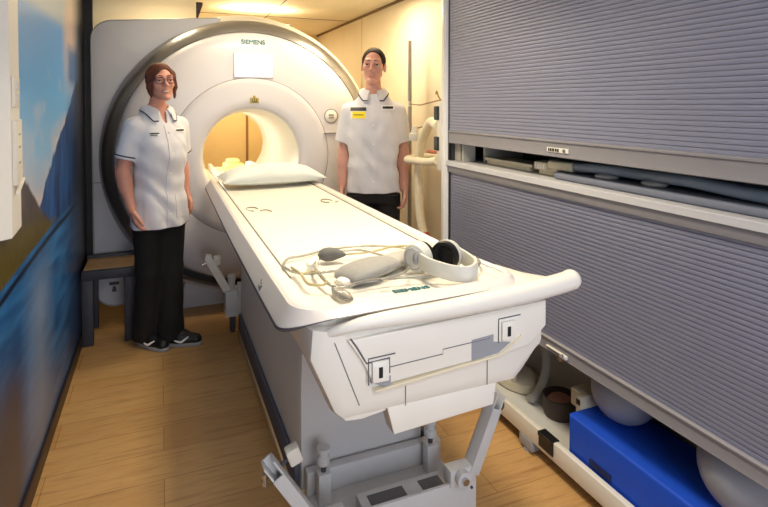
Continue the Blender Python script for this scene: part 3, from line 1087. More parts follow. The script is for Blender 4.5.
# ================================================================== roller-shutter cupboards along the right wall
YC0, YC1, XC = -0.55, 2.50, 1.40


def shutter(z0, z1, x, pitch=0.0152):
    b = new()
    prof = []
    z = z0
    while z < z1 - 1e-6:
        zt = min(z + pitch, z1)
        prof += [(x + 0.005, z + 0.0001), (x + 0.0003, z + 0.0002), (x, z + 0.0008), (x - 0.0002, (z + zt) / 2), (x, zt - 0.0030), (x + 0.0003, zt - 0.0020), (x + 0.005, zt - 0.0017)]
        z = zt
    A = [b.verts.new((p[0], YC0 + 0.02, p[1])) for p in prof]
    B = [b.verts.new((p[0], YC1 - 0.012, p[1])) for p in prof]
    for i in range(len(prof) - 1):
        b.faces.new((A[i], B[i], B[i + 1], A[i + 1]))
    # back face
    c = [b.verts.new((x + 0.010, YC0 + 0.02, z0)), b.verts.new((x + 0.010, YC1 - 0.012, z0)), b.verts.new((x + 0.010, YC1 - 0.012, z1)), b.verts.new((x + 0.010, YC0 + 0.02, z1))]
    b.faces.new(c)
    b.faces.new((A[0], c[0], c[1], B[0]))
    b.faces.new((A[-1], B[-1], c[2], c[3]))
    return b


def rail_profile(x, z0, z1):
    """bottom bar of a shutter: flat face with a ledge along its top and a thin lip below"""
    return [(x + 0.02, z0), (x - 0.001, z0), (x - 0.003, z0 + 0.003), (x - 0.001, z0 + 0.008), (x - 0.001, z1 - 0.012), (x - 0.006, z1 - 0.009), (x - 0.006, z1 - 0.004), (x + 0.001, z1), (x + 0.02, z1)]


# upper cupboard
uc = thing('shutter_cupboard', 'upper grey roller-shutter cupboard on the right, shutter almost down over the worktop', 'cupboard', (1.575, 0.97, 1.153))
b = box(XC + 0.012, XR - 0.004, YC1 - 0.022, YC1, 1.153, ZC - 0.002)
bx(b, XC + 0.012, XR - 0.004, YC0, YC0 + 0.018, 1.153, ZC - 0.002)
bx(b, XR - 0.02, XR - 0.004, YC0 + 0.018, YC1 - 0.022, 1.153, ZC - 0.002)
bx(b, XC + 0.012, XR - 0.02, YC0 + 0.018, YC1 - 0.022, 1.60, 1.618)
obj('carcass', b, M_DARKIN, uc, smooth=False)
b = box(XC + 0.03, XC + 0.045, YC1 - 0.075, YC1 - 0.023, 1.154, 1.599)
bx(b, XC + 0.03, XC + 0.10, YC1 - 0.11, YC1 - 0.095, 1.154, 1.599)
bx(b, XC + 0.10, XR - 0.021, YC1 - 0.20, YC1 - 0.185, 1.154, 1.599)
obj('inner_upright', b, M_INSIDE, uc, smooth=False)
us = obj('shutter', shutter(1.312, ZC - 0.004, XC + 0.003), M_SLAT, uc, angle=35)
b = new()
prism(b, rail_profile(XC, 1.2455, 1.312), 'y', YC0 + 0.02, YC1 - 0.012)
r_ = obj('bottom_rail', b, M_FASCIA, uc, angle=25)
b = box(XC - 0.0045, XC - 0.0008, 1.585, 1.705, 1.264, 1.282, bev=0.001)
lb = sub('catch_plate', b, M_ALU, r_, uc)
b = new()
for y0, y1 in ((1.69, 1.697), (1.677, 1.687), (1.662, 1.674), (1.648, 1.658), (1.636, 1.645)):
    bx(b, XC - 0.0052, XC - 0.0044, y0, y1, 1.267, 1.279)
sub('catch_print', b, M_BLACK, r_, uc, smooth=False)
b = cyl(new(), (XC - 0.0008, 1.605, 1.273), (XC - 0.008, 1.605, 1.273), 0.007, 14)
sub('catch_lock', b, M_CHROME, r_, uc)
b = box(XC + 0.002, XC + 0.012, YC1 - 0.0115, YC1, 1.155, ZC - 0.004)
obj('guide_channel', b, M_BLACK, uc, smooth=False)

# worktop: white edge strip
b = new()
prism(b, [(XC - 0.012, 1.128), (XC - 0.012, 1.1505), (XC - 0.009, 1.1525), (XR - 0.003, 1.1525), (XR - 0.003, 1.128)], 'y', YC0, YC1)
wt = solo('worktop', b, mat('worktop_white', srgb(200, 200, 206), 0.35, var=0.01), 'long white worktop shelf between the upper and lower shutters', 'worktop', angle=25)
# lower cupboard
lc = thing('shutter_cupboard', 'lower grey roller-shutter cupboard below the worktop, shutter left open at the floor', 'cupboard', (1.575, 0.97, 0.055))
b = box(XC + 0.012, XR - 0.004, YC1 - 0.022, YC1, 0.055, 1.1275)
bx(b, XC + 0.012, XR - 0.004, YC0, YC0 + 0.018, 0.055, 1.1275)
bx(b, XR - 0.02, XR - 0.004, YC0 + 0.018, YC1 - 0.022, 0.055, 1.1275)
obj('carcass', b, M_INSIDE, lc, smooth=False)
b = box(XC - 0.002, XC + 0.02, YC0, YC1, 1.092, 1.1275, bev=0.002)
obj('fascia', b, M_FASCIA, lc, angle=25)
obj('shutter', shutter(0.534, 1.091, XC + 0.010), M_SLAT, lc, angle=35)
b = new()
prism(b, rail_profile(XC + 0.004, 0.478, 0.534), 'y', YC0 + 0.02, YC1 - 0.012)
r_ = obj('bottom_rail', b, M_FASCIA, lc, angle=25)
b = box(XC - 0.006, XC + 0.003, 1.585, 1.70, 0.488, 0.503, bev=0.002)
sub('catch_plate', b, M_ALU, r_, lc)
b = box(XC - 0.0075, XC - 0.0055, 1.62, 1.695, 0.4925, 0.4985)
sub('catch_slot', b, M_DGREY, r_, lc, smooth=False)
b = cyl(new(), (XC - 0.005, 1.605, 0.495), (XC - 0.022, 1.60, 0.49), 0.010, 16)
sub('catch_lock', b, M_CHROME, r_, lc)
b = box(XC + 0.004, XC + 0.012, YC1 - 0.0115, YC1, 0.07, 1.09)
obj('guide_channel', b, M_BLACK, lc, smooth=False)
# tray floor of the open bay, on feet
tr = thing('storage_tray', 'long cream metal storage tray with raised front rail under the lower shutter', 'tray', (1.57, 0.97, 0.0))
b = box(XC + 0.0265, XR - 0.021, YC0 + 0.02, YC1 - 0.024, 0.062, 0.074)
obj('tray_floor', b, mat('tray_white', srgb(212, 212, 210), 0.4, var=0.02), tr, smooth=False)
b = box(XC + 0.001, XC + 0.026, YC0 + 0.019, YC1 - 0.023, 0.056, 0.130, bev=0.003)
rl = obj('front_rail', b, M_ALU, tr)
for y in (1.70, 0.2):
    b = box(XC - 0.010, XC + 0.03, y - 0.042, y + 0.042, 0.118, 0.1345, bev=0.002)
    bx(b, XC - 0.004, XC + 0.0008, y - 0.042, y + 0.042, 0.075, 0.125)
    sub('black_clip', b, M_BLACK, rl, tr, smooth=False)
for y in (1.83, 0.3, 1.1):
    b = box(XC - 0.002, XC + 0.035, y - 0.042, y + 0.042, 0.012, 0.0555, bev=0.003)
    lathe_z(b, [(0, 0), (0.02, 0), (0.02, 0.008), (0.008, 0.010), (0.008, 0.0125), (0, 0.0125)], XC + 0.016, y, 16)
    obj('foot', b, M_GREYP, tr)
# end post between the cupboards and the cream wall
b = box(XC - 0.012, XC + 0.03, YC1 + 0.001, YC1 + 0.052, 0.0, ZC - 0.002, bev=0.004)
bx(b, XC - 0.017, XC - 0.008, YC1 + 0.012, YC1 + 0.018, 0.0, ZC - 0.002)
solo('end_post', b, mat('post_white', srgb(232, 230, 228), 0.35), 'tall white corner post at the far end of the shutter cupboards', 'post')
b = box(XC + 0.032, XR - 0.003, YC1 + 0.002, YC1 + 0.018, 0.0, ZC - 0.003)
struct('trim_9', b, M_WALL, smooth=False)

# ---------------------------------------------------------------- things lying on the worktop
ZW = 1.1527
b = new()
prism(b, [(1.435, -0.3), (1.70, -0.3), (1.70, 1.66), (1.60, 1.74), (1.46, 1.74), (1.435, 1.70)], 'z', ZW, ZW + 0.026, bev=0.010, seg=3)
solo('padded_mat', b, M_PAD, 'long slate grey padded mat lying flat on the worktop', 'mat')
ZP = ZW + 0.0265
for (y, x, lab) in ((1.50, 1.50, 'small round pale pad on the grey mat, nearer the connector'), (1.30, 1.505, 'small round pale pad on the grey mat, farther right under the hose')):
    b = lathe_z(new(), [(0, ZP), (0.036, ZP), (0.042, ZP + 0.006), (0.038, ZP + 0.013), (0.02, ZP + 0.017), (0, ZP + 0.018)], x, y, 28)
    solo('round_pad', b, M_GFOAM, lab, 'pad', 'round pads on the worktop mat')
b = new()
tube(b, spline([(1.50, 1.655, ZW + 0.05), (1.50, 1.5, ZW + 0.058), (1.51, 1.35, ZW + 0.056), (1.49, 1.15, ZP + 0.034), (1.49, 0.95, ZP + 0.023), (1.50, 0.6, ZP + 0.021), (1.52, 0.1, ZP + 0.021)], 8), 0.0195, 14)
solo('grey_hose', b, M_HOSE, 'thick slate grey hose running along the worktop from the white connector', 'hose')
b = new()
tube(b, spline([(1.565, 1.70, ZP + 0.022), (1.565, 1.3, ZP + 0.022), (1.56, 0.9, ZP + 0.022), (1.565, 0.3, ZP + 0.022)], 6), 0.020, 12)
solo('grey_hose', b, M_PAD, 'second dark grey hose at the back of the worktop mat', 'hose')
cn = thing('connector', 'white coil connector block at the end of the grey hose', 'connector', (1.50, 1.75, ZW))
b = box(1.475, 1.53, 1.66, 1.80, ZW + 0.028, ZW + 0.066, bev=0.010, seg=3)
bx(b, 1.47, 1.535, 1.80, 1.88, ZW + 0.02, ZW + 0.055, bev=0.006)
bx(b, 1.48, 1.525, 1.745, 1.86, ZW, ZW + 0.03, bev=0.006)
obj('housing', b, M_BEIGE, cn)
b = new()
for k in range(4):
    bx(b, 1.468, 1.474, 1.81 + 0.017 * k, 1.82 + 0.017 * k, ZW + 0.026, ZW + 0.048)
obj('contact_ribs', b, M_ALU, cn)
b = box(1.49, 1.63, 1.93, 2.27, ZW, ZW + 0.028, bev=0.004)
bx(b, 1.484, 1.495, 1.91, 2.28, ZW + 0.018, ZW + 0.034, bev=0.003)
solo('flat_coil', b, M_BEIGE, 'flat pale board with raised edge at the far end of the worktop', 'board')
for (x, y, s, lab) in ((1.66, 1.17, 0.05, 'round pale lump behind the hose, left of the right-hand pair on the worktop'), (1.655, 1.06, 0.042, 'round pale lump behind the hose, rightmost on the worktop')):
    b = ball(new(), (x, y, ZP + s * 1.0 + 0.004), (s * 0.8, s, s), 20)
    solo('foam_lump', b, M_GFOAM, lab, 'cushion', 'pale lumps at the back of the worktop')

# ---------------------------------------------------------------- things in the open bay
ZT = 0.0742
b = new()
prism(b, [(0.62, ZT), (1.615, ZT), (1.615, 0.262), (0.62, 0.262)], 'x', 1.434, 1.70, bev=0.012, seg=3)
bl = solo('foam_block', b, M_BLUE, 'big bright blue foam block lying in the storage tray', 'foam block')
h = bpy.data.objects.new('hand_slot', bpy.data.meshes.new('hand_slot'))
bpy.data.objects.remove(h)
b = box(-0.003, 0.002, 1.40 - 1.1175, 1.50 - 1.1175, 0.06, 0.085)
b.transform(Matrix.Translation((-0.133, 0, 0)))
hs = obj('hand_slot', b, mat('blue_dark', srgb(4, 22, 78), 0.7), bl, smooth=False)
for (x, y, z, r, lab) in ((1.595, 1.50, 0.2622, 0.112, 'grey vinyl ball on the blue foam block, the one beside the beige box'), (1.56, 1.00, 0.2622, 0.135, 'larger grey vinyl ball on the near end of the blue foam block')):
    t = thing('vinyl_ball', lab, 'ball', (x, y, z), 'grey balls on the blue block')
    obj('ball', ball(new(), (x, y, z + r), (r, r * 1.08, r), 36), M_BALL, t)
    v = Vector((-0.75, 0.05, -0.66)).normalized()
    p = Vector((x, y, z + r)) + v * (r * 0.998)
    obj('valve', cyl(new(), p - v * 0.002, p + v * 0.004, 0.007, 12), M_DGREY, t)
# head coil
hc = thing('head_coil', 'beige scanner coil with a slotted grip at the far end of the tray', 'coil', (1.615, 2.20, ZT))
b = new()
loft(b, [[(1.615 + 0.85 * rx * math.cos(a), 2.20 + ry * math.sin(a), z) for a in [2 * PI * k / 32 for k in range(32)]] for rx, ry, z in ((0.10, 0.14, ZT), (0.112, 0.152, ZT + 0.01), (0.112, 0.15, ZT + 0.045), (0.09, 0.125, ZT + 0.06), (0.075, 0.10, ZT + 0.065))])
obj('shell', b, M_BEIGE, hc)
b = tube(new(), spline([(1.55, 2.12, ZT + 0.05), (1.545, 2.11, ZT + 0.12), (1.56, 2.19, ZT + 0.145), (1.59, 2.28, ZT + 0.13), (1.60, 2.29, ZT + 0.055)], 8), 0.013, 12)
obj('grip', b, M_BEIGE, hc)
b = tube(new(), spline([(1.55, 2.12, ZT + 0.085), (1.56, 2.20, ZT + 0.105), (1.595, 2.28, ZT + 0.09)], 8), 0.009, 10)
obj('slot_bar', b, M_DFOAM, hc)
b = tube(new(), spline([(1.66, 2.02, ZT + 0.33), (1.645, 2.01, ZT + 0.26), (1.645, 2.00, ZT + 0.16), (1.62, 2.00, ZT + 0.075), (1.585, 2.0, ZT + 0.038), (1.545, 1.99, ZT + 0.027)], 8), 0.026, 14, sy=0.55)
solo('padded_strap', b, M_GFOAM, 'pale padded strap hanging in the bay behind the shutter lock', 'strap')
bs = thing('basket', 'low dark round basket beside the beige box in the tray', 'basket', (1.622, 1.88, ZT))
b = lathe_z(new(), [(0, ZT), (0.065, ZT), (0.072, ZT + 0.02), (0.078, ZT + 0.085), (0.072, ZT + 0.09), (0.064, ZT + 0.03), (0, ZT + 0.02)], 1.622, 1.880, 32)
obj('shell', b, mat('basket_brown', srgb(74, 62, 56), 0.7), bs)
b = lathe_z(new(), [(0, ZT + 0.021), (0.058, ZT + 0.03), (0.064, ZT + 0.055), (0.045, ZT + 0.078), (0, ZT + 0.084)], 1.622, 1.880, 24)
obj('cloth', b, mat('cloth_brown', srgb(150, 104, 88), 0.8, var=0.1), bs)
bo = thing('beige_box', 'small beige plastic box between the basket and the grey ball', 'box', (1.62, 1.70, ZT))
b = box(1.50, 1.66, 1.618, 1.650, ZT, ZT + 0.235, bev=0.006)
bx(b, 1.52, 1.66, 1.640, 1.70, ZT + 0.165, ZT + 0.235, bev=0.006)
obj('housing', b, M_BEIGE, bo)
b = box(1.4965, 1.501, 1.624, 1.642, ZT + 0.20, ZT + 0.22)
obj('socket', b, M_BLACK, bo, smooth=False)

# ================================================================== things on the patient table
ZTT = 0.940
hp = thing('headphones', 'pale grey over-ear headphones with black cushions lying at the foot of the table', 'headphones', (0.82, 1.52, ZTT))
M_HP = mat('headphone_grey', srgb(206, 204, 196), 0.45)


def earcup(c, axis, R, pads):
    ax = Vector(axis).normalized()
    Mq = Matrix.Translation(c) @ ax.to_track_quat('Z', 'Y').to_matrix().to_4x4()
    b = lathe_z(new(), [(0, -0.026), (R * 0.55, -0.026), (R * 0.86, -0.020), (R * 0.98, -0.008), (R, 0.0), (R, 0.008), (R * 0.9, 0.010), (0, 0.010)], 0, 0, 36)
    b.transform(Matrix.Diagonal((1.0, 1, 1, 1)))
    b.transform(Mq)
    cup = obj('ear_cup', b, M_HP, hp)
    b = lathe_z(new(), [(R * 0.45, 0.009), (R * 0.92, 0.009), (R * 0.95, 0.018), (R * 0.86, 0.028), (R * 0.66, 0.028), (R * 0.5, 0.018), (R * 0.46, 0.0095)], 0, 0, 36)
    lathe_z(b, [(0, 0.012), (R * 0.5, 0.012)], 0, 0, 36)
    b.transform(Mq)
    sub('ear_cushion', b, M_BLACK, cup, hp)
    b = lathe_z(new(), [(R * 0.62, -0.0262), (R * 0.66, -0.0275), (R * 0.70, -0.0245)], 0, 0, 36)
    b.transform(Mq)
    sub('cup_ring', b, M_GREYP, cup, hp)
    return cup


RC = 0.048
earcup((0.712, 1.448, ZTT + RC + 0.002), (0.90, 0.42, 0.02), RC, 1)
earcup((0.796, 1.424, ZTT + RC + 0.004), (-0.80, -0.58, 0.12), RC, 1)
path = spline([(0.700, 1.412, ZTT + 0.050), (0.708, 1.355, ZTT + 0.047), (0.742, 1.298, ZTT + 0.042), (0.784, 1.278, ZTT + 0.040), (0.822, 1.305, ZTT + 0.043), (0.840, 1.365, ZTT + 0.044), (0.832, 1.420, ZTT + 0.054)], 10)
b = new()
rings = []
for i, p in enumerate(path):
    d = (path[min(i + 1, len(path) - 1)] - path[max(i - 1, 0)]).normalized()
    nn = Vector((d.y, -d.x, 0))
    h = 0.022
    hh = [(-0.004, -h), (0.004, -h), (0.007, -h * 0.4), (0.007, h * 0.4), (0.004, h), (-0.004, h), (-0.006, h * 0.4), (-0.006, -h * 0.4)]
    rings.append([p + nn * a + Vector((0, 0, c)) for a, c in hh])
loft(b, rings)
obj('headband', b, M_HP, hp, angle=50)
for c in ((0.697, 1.43, ZTT + 0.052), (0.829, 1.435, ZTT + 0.054)):
    obj('hinge', ball(new(), c, (0.012, 0.012, 0.02), 14), M_GREYP, hp)

# soft grey pad with ribbed wrist
pd = thing('soft_pad', 'soft light grey mitten-shaped pad with a ribbed neck left of the headphones', 'pad', (0.56, 1.46, ZTT))


def blob_loft(path, sec):
    """loft of ellipses: sec = list of (half width, half height, lift)"""
    b = new()
    rings = []
    P = [Vector(p) for p in path]
    for i, (p, (w_, h_)) in enumerate(zip(P, sec)):
        d = (P[min(i + 1, len(P) - 1)] - P[max(i - 1, 0)]).normalized()
        nn = Vector((d.y, -d.x, 0)).normalized()
        uu = Vector((0, 0, 1))
        rings.append([p + nn * (w_ * math.copysign(abs(math.cos(a)) ** 0.8, math.cos(a))) + uu * (h_ * math.copysign(abs(math.sin(a)) ** 0.8, math.sin(a))) for a in [2 * PI * k / 24 for k in range(24)]])
    return loft(b, rings)


pth = [(0.474, 1.438, ZTT + 0.014), (0.482, 1.442, ZTT + 0.018), (0.502, 1.452, ZTT + 0.022), (0.546, 1.472, ZTT + 0.024), (0.60, 1.500, ZTT + 0.024), (0.636, 1.517, ZTT + 0.022), (0.65, 1.524, ZTT + 0.020)]
b = blob_loft(pth, [(0.040, 0.006), (0.050, 0.015), (0.056, 0.020), (0.058, 0.023), (0.054, 0.023), (0.046, 0.020), (0.037, 0.016)])
obj('pad_body', b, M_GFOAM, pd, angle=70)
pth, sec = [], []
for k in range(13):
    t = k / 12
    pth.append((0.648 + 0.075 * t, 1.523 + 0.035 * t, ZTT + 0.021))
    sec.append((0.036 - 0.004 * t + (0.004 if k % 2 else 0), 0.016 + (0.003 if k % 2 else 0)))
b = blob_loft(pth, sec)
obj('ribbed_neck', b, mat('grey_ribbed', srgb(168, 166, 162), 0.8), pd, angle=70)
pth = [(0.457, 1.432, ZTT + 0.010), (0.467, 1.436, ZTT + 0.011), (0.478, 1.440, ZTT + 0.012)]
b = blob_loft(pth, [(0.016, 0.006), (0.022, 0.009), (0.026, 0.010)])
obj('pad_lip', b, M_WHITE2, pd)
# dark squeeze bulb and its white collar
sb_ = thing('squeeze_bulb', 'small dark grey rubber squeeze bulb with white collar on the coiled tubing', 'squeeze bulb', (0.49, 1.64, ZTT))
pth = [(0.462 + 0.085 * t, 1.665 - 0.02 * t + 0.015 * math.sin(3 * t), ZTT + 0.0235) for t in [k / 8 for k in range(9)]]
b = blob_loft(pth, [(0.004, 0.004), (0.018, 0.015), (0.023, 0.020), (0.025, 0.0215), (0.025, 0.0215), (0.022, 0.020), (0.018, 0.016), (0.012, 0.011), (0.005, 0.005)])
obj('bulb', b, M_DFOAM, sb_)
pth = [(0.43 - 0.004 * k, 1.595 - 0.012 * k + 0.02, ZTT + 0.018 + 0.0) for k in range(4)]
b = blob_loft([(0.452, 1.655, ZTT + 0.020), (0.437, 1.63, ZTT + 0.018), (0.425, 1.605, ZTT + 0.016), (0.417, 1.585, ZTT + 0.014)], [(0.010, 0.008), (0.017, 0.013), (0.017, 0.012), (0.012, 0.010)])
obj('collar', b, M_WHITE2, sb_)
b = blob_loft([(0.434, 1.392, ZTT + 0.012), (0.429, 1.36, ZTT + 0.013), (0.437, 1.318, ZTT + 0.013), (0.443, 1.292, ZTT + 0.012)], [(0.012, 0.006), (0.016, 0.010), (0.016, 0.010), (0.009, 0.006)])
solo('tube_clip', b, M_CLEAR, 'translucent clip lying by the foot end of the coiled tubing', 'clip')

# coiled clear tubing
LA = [(0.804, 1.711), (0.725, 1.76), (0.649, 1.803), (0.545, 1.803), (0.431, 1.747), (0.375, 1.708), (0.345, 1.645), (0.343, 1.588), (0.366, 1.546), (0.403, 1.525), (0.494, 1.542)]
LB = [(0.465, 1.668), (0.42, 1.56), (0.411, 1.422), (0.439, 1.373), (0.512, 1.385), (0.6, 1.392), (0.69, 1.375), (0.76, 1.338), (0.83, 1.342), (0.895, 1.40), (0.905, 1.48), (0.885, 1.56)]
LC = [(0.356, 1.579), (0.362, 1.491), (0.364, 1.404), (0.409, 1.394), (0.406, 1.493), (0.364, 1.501)]
LD = [(0.49, 1.679), (0.596, 1.683), (0.655, 1.60), (0.685, 1.47), (0.635, 1.388), (0.554, 1.362)]
LE = [(0.804, 1.711), (0.736, 1.708), (0.656, 1.688), (0.543, 1.694)]
M_CLEARY = mat('clear_tubing_yellow', srgb(210, 198, 150), 0.2, trans=0.4)
for k, (L, r, dz, m_, lab) in enumerate((
        (LA, 0.0045, 0, M_CLEAR, 'clear tube making the widest loop towards the left edge of the table'),
        (LB, 0.0045, 0.0095, M_CLEAR, 'clear tube running round the front of the pad to the headphones'),
        (LC, 0.0038, 0.0095, M_CLEARY, 'yellowish thin tube knotted at the left border of the table top'),
        (LD, 0.0040, 0.019, M_CLEAR, 'clear tube curling from the dark bulb behind the grey pad'),
        (LE, 0.0036, 0.0095, M_CLEARY, 'thin yellowish tube reaching from the bulb towards the headphones'))):
    P = []
    for i, (x, y) in enumerate(L):
        P.append((x, y, 0.9375 + lift(y) + (0.011 if abs(x - TC) > 0.2 else 0.0) + r + dz + (0.004 if i % 3 == 1 else 0)))
    solo('air_tube', tube(new(), spline(P, 10), r, 10), m_, lab, 'tube', 'coiled tubing on the table')

# ================================================================== drip pole, hoses by the right wall
ip = thing('drip_pole', 'slim steel drip pole standing by the cream wall behind the man', 'drip pole', (1.63, 3.46, 0))
obj('pole', cyl(new(), (1.63, 3.46, 0.03), (1.63, 3.46, 1.895), 0.0145, 18), mat('steel_dark', srgb(170, 166, 160), 0.4, 0.5), ip)
b = new()
for k in range(5):
    a = 2 * PI * k / 5 + 0.3
    tube(b, [(1.63, 3.46, 0.05), (1.63 + 0.075 * math.cos(a), 3.46 + 0.075 * math.sin(a), 0.04), (1.63 + 0.105 * math.cos(a), 3.46 + 0.105 * math.sin(a), 0.012)], 0.011, 8)
obj('base', b, M_GREYP, ip)
b = cyl(new(), (1.63, 3.46, 1.43), (1.63, 3.46, 1.47), 0.017, 14)
obj('clamp', b, M_ALU, ip)
b = tube(new(), [(1.628, 3.44, 1.448), (1.585, 3.20, 1.442), (1.60, 2.95, 1.475), (1.59, 2.80, 1.49), (1.57, 2.70, 1.492)], 0.0045, 8)
obj('hook_arm', b, mat('steel_brown', srgb(150, 124, 96), 0.35, 0.7), ip)
b = tube(new(), spline([(1.60, 2.95, 1.475), (1.605, 2.99, 1.50), (1.61, 3.02, 1.53), (1.615, 3.04, 1.51)], 6), 0.004, 8)
obj('hook_arm', b, mat('steel_brown', srgb(150, 124, 96), 0.35, 0.7), ip)
b = tube(new(), [(1.61, 3.40, 1.27), (1.56, 3.0, 1.32), (1.52, 2.75, 1.41)], 0.0045, 8)
obj('hook_arm', b, mat('steel_brown', srgb(150, 124, 96), 0.35, 0.7), ip)

hd = thing('hose_holder', 'white holder with black clamps on the far end of the cupboards', 'holder', (1.445, 2.55, 1.1))
b = box(1.385, 1.43, 2.5535, 2.60, 1.09, 1.46, bev=0.006)
obj('bracket', b, M_ALU, hd)
for z in (1.235, 1.40):
    b = box(1.376, 1.442, 2.568, 2.618, z - 0.038, z + 0.038, bev=0.006)
    obj('clamp', b, M_BLACK, hd)
hs_ = thing('breathing_hose', 'cream corrugated hose arching down from the holder beside the man', 'hose', (1.50, 3.0, 0.62))


def corrug(pts, r, n, sc=1):
    P = spline(pts, n)
    m = len(P)
    return tube(new(), P, lambda t: r * (1 + 0.035 * math.sin(t * m * 1.57)), 16)


b = corrug([(1.41, 2.622, 1.325), (1.455, 2.78, 1.345), (1.50, 2.92, 1.315), (1.515, 3.03, 1.23), (1.52, 3.08, 1.12), (1.52, 3.09, 0.98), (1.52, 3.085, 0.80), (1.53, 3.06, 0.66), (1.545, 3.01, 0.56)], 0.029, 14)
obj('hose', b, M_CREAM, hs_)
b = lathe_z(new(), [(0, 1.215), (0.03, 1.215), (0.036, 1.225), (0.036, 1.262), (0.022, 1.268), (0.018, 1.31), (0, 1.31)], 1.49, 3.09, 18)
obj('valve_cap', b, M_ALU, hs_)
b = cyl(new(), (1.535, 3.045, 0.62), (1.545, 3.01, 0.585), 0.034, 18)
obj('hose_cuff', b, M_RED, hs_)
b = corrug([(1.41, 2.632, 1.135), (1.43, 2.80, 1.112), (1.452, 2.98, 1.10), (1.448, 3.09, 1.095), (1.475, 3.155, 1.095), (1.53, 3.165, 1.10), (1.59, 3.09, 1.11), (1.60, 2.9, 1.125), (1.57, 2.75, 1.145)], 0.023, 14)
solo('breathing_hose', b, M_CREAM, 'cream hose looped level at hip height between the man and the post', 'hose')
b = tube(new(), spline([(1.43, 2.640, 1.185), (1.46, 2.75, 1.172), (1.475, 2.87, 1.165)], 8), 0.010, 10)
solo('red_tube', b, M_RED, 'short red-brown tube above the looped cream hose', 'tube')

# ================================================================== stool
st = thing('stool', 'low dark grey step stool with a wooden top, by the left wall', 'stool', (-0.30, 3.78, 0))
b = new()
bx(b, -0.443, -0.155, 3.615, 3.665, 0.395, 0.452, bev=0.004)
bx(b, -0.443, -0.155, 3.895, 3.945, 0.395, 0.475, bev=0.004)
bx(b, -0.443, -0.41, 3.665, 3.895, 0.395, 0.446, bev=0.003)
bx(b, -0.188, -0.155, 3.665, 3.895, 0.395, 0.446, bev=0.003)
obj('frame', b, M_STOOL, st)
obj('seat_board', box(-0.435, -0.162, 3.64, 3.90, 0.4465, 0.4575, bev=0.003), M_WOODTOP, st)
for x in (-0.413, -0.185):
    for y in (3.64, 3.92):
        obj('leg', box(x - 0.030, x + 0.030, y - 0.022, y + 0.022, 0.0, 0.3945, bev=0.004), M_STOOL, st)

# ================================================================== white box on the left wall with switches
b = new()
prism(b, [(XL + 0.001, 1.93), (-0.424, 1.962), (-0.436, 2.14), (XL + 0.001, 2.18)], 'z', 1.035, ZC - 0.003, bev=0.004)
wb = solo('wall_cabinet', b, mat('wallbox_white', srgb(232, 230, 226), 0.4, var=0.01), 'tall white wall box with a pointed lower edge at the left of the picture', 'wall box', angle=20)


def on_box(y0, y1, z0, z1, t):
    """thin plate on the long face of the wall box"""
    f = lambda y: -0.424 + (y - 1.962) * (-0.012 / 0.178)
    b = new()
    e = 0.0008
    prism(b, [(f(y0) + e, y0), (f(y1) + e, y1), (f(y1) + e + t, y1), (f(y0) + e + t, y0)], 'z', z0, z1, bev=0.0015)
    return b


sw = thing('light_switch', 'small white double switch on the wall box', 'switch', (-0.42, 2.02, 1.46))
obj('plate', on_box(1.99, 2.085, 1.44, 1.535, 0.008), M_ALU, sw)
for z in (1.455, 1.495):
    o = on_box(2.01, 2.065, z, z + 0.026, 0.003)
    o.transform(Matrix.Translation((0.0078, 0, 0)))
    obj('rocker', o, M_WHITE, sw)
it = thing('intercom', 'long white handset panel below the switch on the wall box', 'handset', (-0.42, 2.02, 1.16))
b = on_box(1.985, 2.09, 1.195, 1.40, 0.012)
obj('body', b, M_ALU, it)
b = new()
prism(b, [(2.0, 1.165), (2.085, 1.20), (2.085, 1.21), (2.0, 1.177)], 'x', -0.4205, -0.412, bev=0.001)
obj('flap', b, M_ALU, it)
for z in (1.26, 1.31, 1.35):
    o = on_box(2.02, 2.055, z, z + 0.006, 0.001)
    o.transform(Matrix.Translation((0.0118, 0, 0)))
    obj('key', o, M_GREYP, it)

